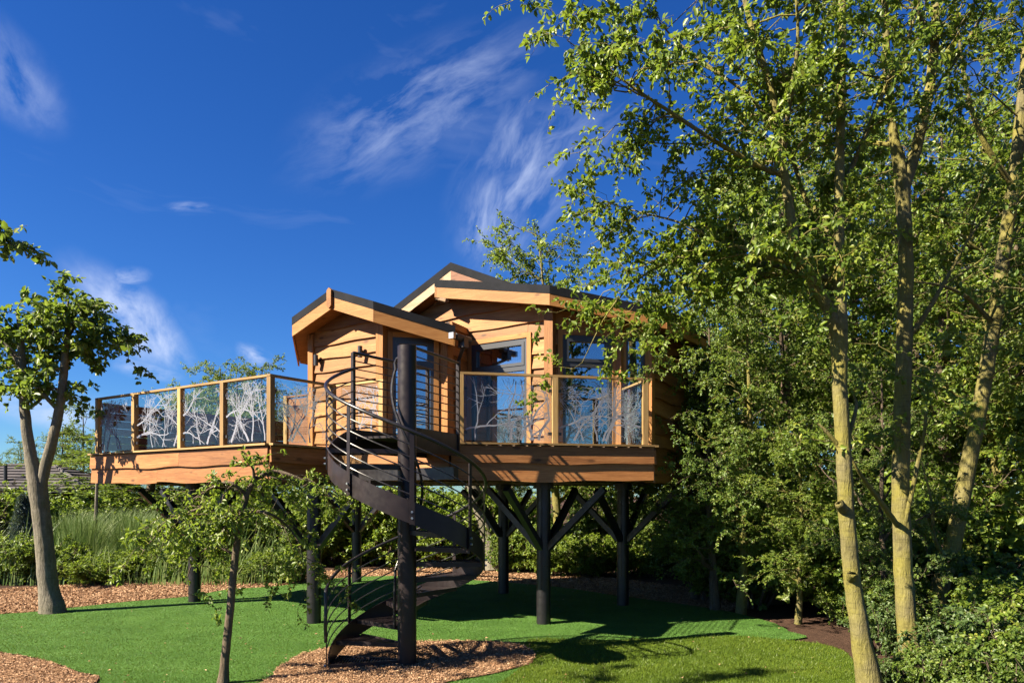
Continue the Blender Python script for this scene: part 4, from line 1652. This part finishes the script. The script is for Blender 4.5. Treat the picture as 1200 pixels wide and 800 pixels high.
plant_parts(ts, (bb.x, bb.y, 0), gs_, 'bark_brown', 'leaf_fresh')

# ------------------------------------------------------------------ woodland: a few tree kinds, copied
def generic_limbs(hgt, r0, seed, lean=.05, nl=7, start=.3, reach=.28, base_split=False):
    rg = random.Random(seed)
    pts = []
    n = 7
    x = y = 0.0
    for i in range(n + 1):
        pts.append((x, y, hgt * .92 * i / n - (.03 if i == 0 else 0)))
        x += rg.gauss(lean, .05) * hgt * .1
        y += rg.gauss(0, .05) * hgt * .1
    rad = [r0 * (1.25 if i == 0 else 1 - .85 * i / n) for i in range(n + 1)]
    limbs = [(pts, rad)]
    for k in range(nl):
        f = start + (1 - start) * .85 * k / max(1, nl - 1)
        i = min(int(f * n), n - 1)
        p = Vector(pts[i]).lerp(Vector(pts[i + 1]), f * n - i)
        a = k * 2.4 + rg.random()
        L = hgt * reach * rg.uniform(.7, 1.2) * (1.15 - .6 * f)
        d = Vector((math.cos(a), math.sin(a), rg.uniform(.35, .9)))
        q = [p + d * (L * j / 4) + Vector((rg.gauss(0, .04), rg.gauss(0, .04), rg.gauss(0, .03))) * L for j in range(5)]
        q[0] = p
        rr = r0 * (1 - .85 * f) * .6
        limbs.append(([tuple(v) for v in q], [rr, rr * .8, rr * .6, rr * .4, rr * .15]))
    return limbs


def proto_tree(name, label, hgt, r0, seed, leaf_m, bark_m, cat='tree', group=None, loc=(0, 0, 0), rot=0, scale=1, gl_kw=None, **kw):
    limbs = generic_limbs(hgt, r0, seed, **(gl_kw or {}))
    g = grow(limbs, seed, **kw)
    o_ = empty(name, (0, 0, 0), label, cat, group)
    plant_parts(o_, (0, 0, 0), g, bark_m, leaf_m)
    o_.location = loc
    o_.rotation_euler = (0, 0, rot)
    o_.scale = (scale,) * 3 if not hasattr(scale, '__len__') else scale
    return o_


def gl_loc(px, Y, z=0):
    return ((px - 600) / F * Y, Y, z)


GR = 'woodland trees right of the treehouse'
LB = 'leafy woodland tree in the dense wood right of the treehouse'
wa = proto_tree('woodland_tree', LB, 10.5, .15, 201, 'leaf_mid', 'bark_brown', group=GR, loc=gl_loc(905, 14.5), n_sec=150, sec_len=1.7, sec_from=.12, twigs=9, twig_len=.6, leaves=22,
                leaf=.078, leaf_w=.30, zmin=1.0, sec_r=.014, droop=.35, up=.2, gl_kw=dict(nl=11, start=.14, reach=.24))
wb = proto_tree('woodland_tree', LB, 9.5, .13, 202, 'leaf_fresh', 'bark_green', group=GR, loc=gl_loc(1020, 15.5), n_sec=140, sec_len=1.6, sec_from=.2, twigs=9, twig_len=.6, leaves=22,
                leaf=.080, leaf_w=.28, zmin=1.2, sec_r=.014, droop=.3, up=.3, gl_kw=dict(nl=10, start=.2, reach=.22, lean=-.06))
wc = proto_tree('woodland_tree', LB, 11.5, .17, 203, 'leaf_mid', 'bark_brown', group=GR, loc=gl_loc(865, 18.5), n_sec=150, sec_len=1.9, sec_from=.25, twigs=9, twig_len=.65, leaves=22,
                leaf=.088, leaf_w=.30, zmin=2.0, sec_r=.016, droop=.3, up=.25, gl_kw=dict(nl=10, start=.25, reach=.24))
kinds = (wa, wb, wc)
rgp = random.Random(5)
for px, Y, k, s, lm in ((1110, 13.8, 0, .95, 'leaf_fresh'), (1180, 12.6, 1, 1.0, 'leaf_fresh'), (1260, 13.5, 2, .95, 'leaf_mid'), (965, 17.5, 1, 1.05, 'leaf_fresh'), (1070, 18.5, 0, 1.1, 'leaf_grey'),
                        (1165, 18, 2, 1.1, 'leaf_mid'), (1010, 23, 2, 1.2, 'leaf_mid'), (1120, 24, 0, 1.25, None), (1240, 22, 1, 1.2, None), (845, 22.5, 0, .82, 'leaf_grey'),
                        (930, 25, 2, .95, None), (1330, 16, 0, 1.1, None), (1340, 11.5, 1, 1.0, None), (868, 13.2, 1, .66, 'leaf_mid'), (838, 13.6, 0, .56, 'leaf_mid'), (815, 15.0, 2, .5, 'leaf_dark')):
    clone(kinds[k], gl_loc(px, Y), rgp.random() * 6.28, s, LB, GR, lm)
# behind the house
GB = 'woodland trees behind the treehouse'
LBb = 'slim tree of the shaded wood seen under the treehouse floor'
for px, Y, k, s, lm in ((655, 21, 1, 1.08, 'leaf_fresh'), (545, 24, 0, .42, 'leaf_yellow'), (700, 23.5, 2, .72, 'leaf_fresh'), (745, 23, 1, .7, 'leaf_fresh'), (600, 27, 2, .55, 'leaf_mid'),
                        (790, 22.5, 2, .68, 'leaf_mid'), (825, 19.5, 1, .66, 'leaf_mid'), (680, 28, 0, .8, 'leaf_mid'), (470, 28, 1, .42, 'leaf_yellow'), (760, 27, 1, .85, 'leaf_mid'),
                        (560, 31, 0, .5, 'leaf_mid')):
    clone(kinds[k], gl_loc(px, Y), rgp.random() * 6.28, s, LBb, GB, lm)
# left, far behind the terrace
GLf = 'trees behind the terrace'
LBl = 'distant green tree standing beyond the terrace railing'
for px, Y, k, s, lm in ((258, 30, 0, .76, 'leaf_mid'), (298, 32, 2, .74, 'leaf_mid'), (226, 28, 1, .68, 'leaf_fresh'), (95, 31, 0, .60, 'leaf_fresh'), (75, 29, 2, .46, 'leaf_mid'), (275, 26, 1, .58, 'leaf_mid'), (240, 31, 2, .66, 'leaf_mid'), (282, 29, 0, .70, 'leaf_fresh'), (150, 36, 2, .42, 'leaf_mid'),
                        (365, 34, 0, .52, 'leaf_mid'), (410, 30, 1, .5, 'leaf_mid'), (30, 44, 2, .5, 'leaf_mid'), (-60, 40, 0, .55, 'leaf_mid'), (-140, 36, 1, .6, 'leaf_mid'), (190, 42, 1, .45, 'leaf_mid')):
    clone(kinds[k], gl_loc(px, Y), rgp.random() * 6.28, s, LBl, GLf, lm)
# purple-leaved tree at the far left, and the tree whose bough hangs in from the left
clone(wb, gl_loc(-22, 21), .6, (.36, .36, .40), 'purple-leaved tree beside the tiled roof of the hut', None, 'leaf_purple')
yo = 6.6
TO = [
    ([(-5.9, 4.7, -.02), (-5.88, 4.7, 1.5), (-5.85, 4.72, 3.0), (-5.8, 4.75, 4.5), (-5.75, 4.75, 6.0), (-5.75, 4.8, 7.4)], [.20, .15, .13, .11, .08, .02]),
    ([(-5.84, 4.73, 3.3), (-5.2, 4.9, 3.65), (-4.6, 5.05, 3.9), (-4.05, 5.15, 3.98), tuple(P(8, 287, 5.2))], [.05, .04, .03, .018, .006]),
    ([(-5.78, 4.75, 5.2), (-5.2, 4.5, 5.9), (-4.9, 4.4, 6.3)], [.05, .035, .01]),
    ([(-5.78, 4.75, 5.5), (-6.3, 5.3, 6.3), (-6.8, 5.7, 6.8)], [.05, .035, .01]),
    ([(-5.75, 4.75, 6.0), (-5.2, 5.0, 6.9), (-4.9, 5.1, 7.4)], [.04, .03, .01]),
]
to = empty('broadleaf_tree', (-5.9, 4.7, 0), 'tree whose leafy bough tip hangs in above the forked grey tree', 'tree')
go = grow(TO, 107, n_sec=44, sec_len=.36, sec_from=.6, twigs=6, twig_len=.25, leaves=12, leaf=.060, leaf_w=.33, zmin=3.85, sec_r=.010, droop=.3, weight=[.6, 2.2, 1.0, 1.0, 1.0])
plant_parts(to, (-5.9, 4.7, 0), go, 'bark_grey', 'leaf_mid')

# leaning trunk behind the stair
TN = [([v2(*G(578, 668)[:2], -.02)] + PL_([(577, 650, 20.8), (568, 615, 20.8), (556, 575, 20.8), (540, 520, 20.8), (530, 470, 20.8)]), [.30, .22, .20, .18, .15, .08]),
      (PL_([(560, 590, 20.8), (580, 550, 20.8), (600, 510, 21)]), [.10, .08, .03])]
bb = TN[0][0][0]
tn = empty('leaning_tree', v2(bb.x, bb.y, 0), 'leaning bare trunk rising behind the steel stair from the bark path', 'tree')
gn = grow(TN, 106, n_sec=30, sec_len=1.2, sec_from=.7, twigs=6, twig_len=.5, leaves=12, leaf=.10, zmin=3, sec_r=.012)
plant_parts(tn, (bb.x, bb.y, 0), gn, 'bark_grey', 'leaf_yellow')


# ------------------------------------------------------------------ shrubs
def proto_bush(name, label, seed, leaf_m, group, n_stem=11, hgt=1.0, rad=.55, leaf=.06, n_sec=80, cat='shrub', leaves=17, up=.5):
    rg = random.Random(seed)
    limbs = []
    for k in range(n_stem):
        a = 6.28 * k / n_stem + rg.random() * .5
        rr_ = rad * rg.uniform(.15, .95)
        h = hgt * rg.uniform(.6, 1.0)
        p0 = (math.cos(a) * .08, math.sin(a) * .08, -.02)
        limbs.append(([p0, (math.cos(a) * rr_ * .45, math.sin(a) * rr_ * .45, h * .42), (math.cos(a) * rr_ * .8, math.sin(a) * rr_ * .8, h * .75), (math.cos(a) * rr_, math.sin(a) * rr_, h)],
                      [.014, .011, .008, .003]))
    g = grow(limbs, seed, n_sec=n_sec, sec_len=.38, twigs=5, twig_len=.22, leaves=leaves, leaf=leaf, leaf_w=.32, zmin=.08, sec_r=.005, droop=.3, up=up)
    o_ = empty(name, (0, 0, 0), label, cat, group)
    plant_parts(o_, (0, 0, 0), g, 'bark_brown', leaf_m, 'stem', 'foliage')
    return o_


GH = 'shrubs on the bank behind the bark path'
LH = 'leafy green shrub on the overgrown bank behind the bark path'
b1 = proto_bush('leafy_shrub', LH, 301, 'leaf_mid', GH, leaf=.056)
b2 = proto_bush('leafy_shrub', LH, 302, 'leaf_fresh', GH, leaf=.054, rad=.7, hgt=.9)
b3 = proto_bush('leafy_shrub', LH, 303, 'leaf_yellow', GH, leaf=.050, rad=.6, hgt=1.1, n_sec=90)


def put(o_, loc, rot, s):
    o_.location = loc
    o_.rotation_euler = (0, 0, rot)
    o_.scale = s if hasattr(s, '__len__') else (s,) * 3


put(b1, gl_loc(20, 17.6), 0, (1.1, 1.0, 1.05))
put(b2, gl_loc(110, 17.4), 1, (1.3, 1.0, .75))
put(b3, gl_loc(170, 18.2), 2, (1.2, 1.0, .8))
bs = (b1, b2, b3)
rgp = random.Random(17)
for i in range(34):                       # front of the bank
    px = -120 + i * 14 + rgp.uniform(-8, 8)
    Y = 17.6 + rgp.uniform(-.1, 1.6)
    s = rgp.uniform(.55, 1.05)
    clone(bs[rgp.choice((0, 1, 1, 2))], gl_loc(px, Y), rgp.random() * 6.28, (s * 1.15, s, s * rgp.uniform(.6, 1.1)), LH, GH, rgp.choice((None, 'leaf_fresh', 'leaf_yellow')))
for i in range(24):                       # taller, darker hedge behind
    px = -110 + i * 24 + rgp.uniform(-8, 8)
    Y = 22 + rgp.uniform(0, 2.5)
    s = rgp.uniform(1.7, 2.3)
    clone(bs[rgp.choice((0, 2, 0))], gl_loc(px, Y), rgp.random() * 6.28, (s * 1.2, s, s * .95), 'tall rounded shrub of the hedge at the back of the bank', 'hedge shrubs')
GS = 'sunlit shrubs behind the steel stilts'
for i in range(16):                       # sunlit hedge behind the stair
    px = 390 + i * 13 + rgp.uniform(-6, 6)
    Y = 21.5 + rgp.uniform(0, 3)
    s = rgp.uniform(1.8, 2.6)
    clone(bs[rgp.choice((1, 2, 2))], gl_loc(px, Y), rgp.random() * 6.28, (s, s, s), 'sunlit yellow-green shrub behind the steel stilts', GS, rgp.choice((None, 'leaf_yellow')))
for i in range(17):
    px = 590 + i * 15 + rgp.uniform(-6, 6)
    Y = 19.0 + rgp.uniform(0, 1.6) + max(0, 640 - px) * .02
    s = rgp.uniform(.8, 1.5)
    clone(bs[rgp.choice((0, 1, 2))], gl_loc(px, Y), rgp.random() * 6.28, (s, s, s), 'low bright shrub along the bark strip behind the stilts', 'low shrubs behind the stilts', rgp.choice(('leaf_fresh', 'leaf_yellow', 'leaf_mid')))
GW = 'undergrowth shrubs in the wood'
for i in range(46):                       # undergrowth in the wood
    px = 580 + i * 14.5 + rgp.uniform(-9, 9)
    lo = 21.5 if px < 800 else (14.0 if px < 980 else 11.5)
    Y = lo + rgp.uniform(0, 4.0)
    s = rgp.uniform(.9, 2.0) if px < 860 else rgp.uniform(1.2, 2.4)
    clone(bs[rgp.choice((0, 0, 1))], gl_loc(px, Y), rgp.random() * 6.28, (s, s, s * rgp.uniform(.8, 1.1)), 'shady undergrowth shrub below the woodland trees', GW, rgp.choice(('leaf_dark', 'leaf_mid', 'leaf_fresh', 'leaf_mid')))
GN = 'bramble bushes at the foot of the right-hand trunks'
for px, Y, s in ((1120, 8.2, .85), (1165, 7.8, .95), (1210, 7.4, 1.0), (1160, 9.4, .9), (1215, 9.6, 1.1), (1100, 9.3, .6), (1250, 8.6, 1.2), (1050, 8.0, .42), (1085, 7.4, .55), (1140, 6.9, .6), (1190, 6.7, .7),
                 (1030, 9.9, .7), (1060, 10.6, .9), (1240, 7.0, .8), (985, 12.0, .6)):
    clone(bs[rgp.choice((0, 1, 2))], gl_loc(px, Y), rgp.random() * 6.28, (s, s, s * rgp.uniform(.9, 1.15)), 'low bramble bush at the foot of the mossy trunks', GN, rgp.choice(('leaf_mid', 'leaf_dark', 'leaf_fresh', 'leaf_mid')))
# a leafy low tree in front of the dark bank, right of the house
clone(wb, gl_loc(935, 12.2), 1.2, (.42, .42, .36), 'low bushy sapling beside the dark soil bank at the lawn edge', None, 'leaf_fresh')
clone(wa, gl_loc(1035, 10.9), 4.2, (.40, .40, .42), 'low leafy sapling between the first mossy trunk and the wood', None, 'leaf_mid')

# white umbels among the brambles
fp = []
for k in range(7):
    c_ = np.array([*gl_loc(nrg.uniform(1150, 1200), nrg.uniform(7.3, 8.2))[:2], nrg.uniform(.35, .95)])
    fp.append(c_ + nrg.normal(0, 1, (26, 3)) * np.array([.06, .06, .012]))
fp = np.concatenate(fp)
me = leaf_mesh(fp, nrg.normal(0, 1, fp.shape) * np.array([1, 1, .3]), np.tile([0, 0, 1.], (len(fp), 1)), nrg.uniform(.012, .026, len(fp)), .4, 'blossom', 'petal_white', fp.mean(0), nrg)
finish(bpy.data.objects.new('blossom', me), None, fp.mean(0), 'tiny white blossoms scattered over the brambles', 'flowers', None, 'stuff')

# tall grass on the bank
N = 21000
px = np.concatenate([nrg.uniform(65, 210, N - 1500), nrg.uniform(-60, 330, 1500)])
Y = np.concatenate([nrg.uniform(18.6, 21.0, N - 1500), nrg.uniform(17.2, 19.5, 1500)])
base = np.stack([(px - 600) / F * Y, Y, np.zeros(N)], 1)
h = nrg.uniform(.7, 1.75, (N, 1)) * (0.7 + .4 * np.sin(px * .05 + Y)[:, None] ** 2) * np.where(Y < 18.6, .55, 1.0)[:, None]
lean = np.concatenate([nrg.normal(.18, .16, (N, 1)), nrg.normal(0, .16, (N, 1)), np.zeros((N, 1))], 1)
sx = np.array([1, 0, 0.]) * .011
m1 = base + np.array([0, 0, .6]) * h + lean * h * .35
tip = base + np.array([0, 0, 1.]) * h + lean * h * 1.2
Vv = np.stack([base - sx, base + sx, m1 + sx * .8, tip, m1 - sx * .8], 1).reshape(-1, 3)
i5 = np.arange(N)[:, None] * 5
Ft = np.concatenate([i5 + np.array([0, 1, 2]), i5 + np.array([0, 2, 4]), i5 + np.array([4, 2, 3])])
me = np_mesh('tall_grass', Vv, Ft, 'tall_blade', np.repeat(nrg.random(N), 5))
finish(bpy.data.objects.new('tall_grass', me), None, (0, 0, 0), 'tall pale seeding grass on the bank behind the bark path', 'grass', None, 'stuff')

# small blue spruce beside the hut
gx = gl_loc(27, 20.5)
sp = empty('blue_spruce', gx, 'small blue-grey spruce between the forked tree and the hut', 'tree')
MB().tube([v2(gx[0], gx[1], -.02), v2(gx[0], gx[1], 2.2)], [.04, .008], 8).build('trunk', 'bark_brown', sp)
pp_, dd_ = [], []
for k in range(26):
    z = .25 + 1.95 * k / 26
    rr_ = .55 * (1 - z / 2.35) + .05
    for a in np.arange(9) * .698 + k * .37:
        m_ = 16
        f = np.linspace(.1, 1, m_)
        q = np.stack([np.cos(a) * rr_ * f, np.sin(a) * rr_ * f, z + .12 * f * rr_ - .1 * f ** 2], 1) + np.array([gx[0], gx[1], 0])
        for _ in range(3):
            pp_.append(q + nrg.normal(0, .012, q.shape))
            dd_.append(np.array([np.cos(a), np.sin(a), .2]) + nrg.normal(0, .7, q.shape))
pp_, dd_ = np.concatenate(pp_), np.concatenate(dd_)
me = leaf_mesh(pp_, dd_, np.tile([.1, .1, 1.], (len(pp_), 1)) + nrg.normal(0, .5, pp_.shape), nrg.uniform(.05, .09, len(pp_)), .12, 'crown', 'needle_blue', gx, nrg)
finish(bpy.data.objects.new('crown', me), sp, gx)

# rough wooden stake and a thick trunk seen below the terrace
sx0 = G(113, 676)
MB().tube([v2(sx0.x, sx0.y, -.02), v2(sx0.x - .03, sx0.y, 1.2), v2(sx0.x + .02, sx0.y, 2.55)], [.05, .045, .04], 8).build('wooden_stake', 'bark_grey', None, 'thin weathered stake standing in the tall grass below the terrace', 'stake', smooth=True)
clone(wc, gl_loc(157, 24.5), 0.3, (1.6, 1.6, .40), 'thick grey trunk rising from the hedge behind the tall grass', None, 'leaf_mid')

# ------------------------------------------------------------------ hut at the far left
hY = 25.0
hx1 = (101 - 600) / F * hY
hut = empty('hut', (hx1 - 5, hY + 2, 0), 'dark timber hut with a hipped tiled roof behind the forked tree', 'hut')
hx0 = hx1 - 11
ze, zr_ = 2.32, 3.30
rx1, rx0, ry = hx1 - 2.5, hx0 + 1.25, hY + 2.0
MB().prism([v2(hx0 + .5, hY + .5, ze - .12), v2(hx1 - .5, hY + .5, ze - .12), v2(hx1 - .5, hY + 3.5, ze - .12), v2(hx0 + .5, hY + 3.5, ze - .12)],
           [v2(hx0 + .5, hY + .5, 0), v2(hx1 - .5, hY + .5, 0), v2(hx1 - .5, hY + 3.5, 0), v2(hx0 + .5, hY + 3.5, 0)]).build('wall', 'dark_timber', hut)
core = MB()
core.add([(hx0, hY, ze), (hx1, hY, ze), (hx1, hY + 4, ze), (hx0, hY + 4, ze), (rx0, ry, zr_), (rx1, ry, zr_)],
         [(0, 1, 5, 4), (1, 2, 5), (2, 3, 4, 5), (3, 0, 4), (3, 2, 1, 0)])
rf = core.build('roof', 'roof_felt', hut)
nC = 9
for k in range(nC):
    f0, f1 = k / nC, (k + 1) / nC
    lo = lambda f: (Vector((hx0, hY, ze)).lerp(Vector((rx0, ry, zr_)), f), Vector((hx1, hY, ze)).lerp(Vector((rx1, ry, zr_)), f), Vector((hx1, hY + 4, ze)).lerp(Vector((rx1, ry, zr_)), f))
    a0, b0, c0 = lo(f0)
    a1, b1_, c1 = lo(f1)
    up_ = Vector((0, -.03, .07))
    MB().prism([a0 + up_, b0 + up_, b1_ + up_ * .35, a1 + up_ * .35], [a0, b0, b1_, a1]).build('tile_course', 'roof_tile', rf)
    up_ = Vector((.03, 0, .07))
    MB().prism([b0 + up_, c0 + up_, c1 + up_ * .35, b1_ + up_ * .35], [b0, c0, c1, b1_]).build('tile_course', 'roof_tile', rf)
MB().beam((hx0, hY - .06, ze - .02), (hx1 + .05, hY - .06, ze - .02), .10, .10).build('gutter', 'lamp_metal', rf)
MB().tube([(hx1, hY, ze + .08), (rx1, ry, zr_ + .06)], .07, 8).build('hip_cap', 'roof_tile', rf)
MB().tube([(hx1 - 3.2, hY + .6, ze + .3), (hx1 - 3.2, hY + .6, ze + .95)], .06, 10).build('flue', 'lamp_metal', rf)
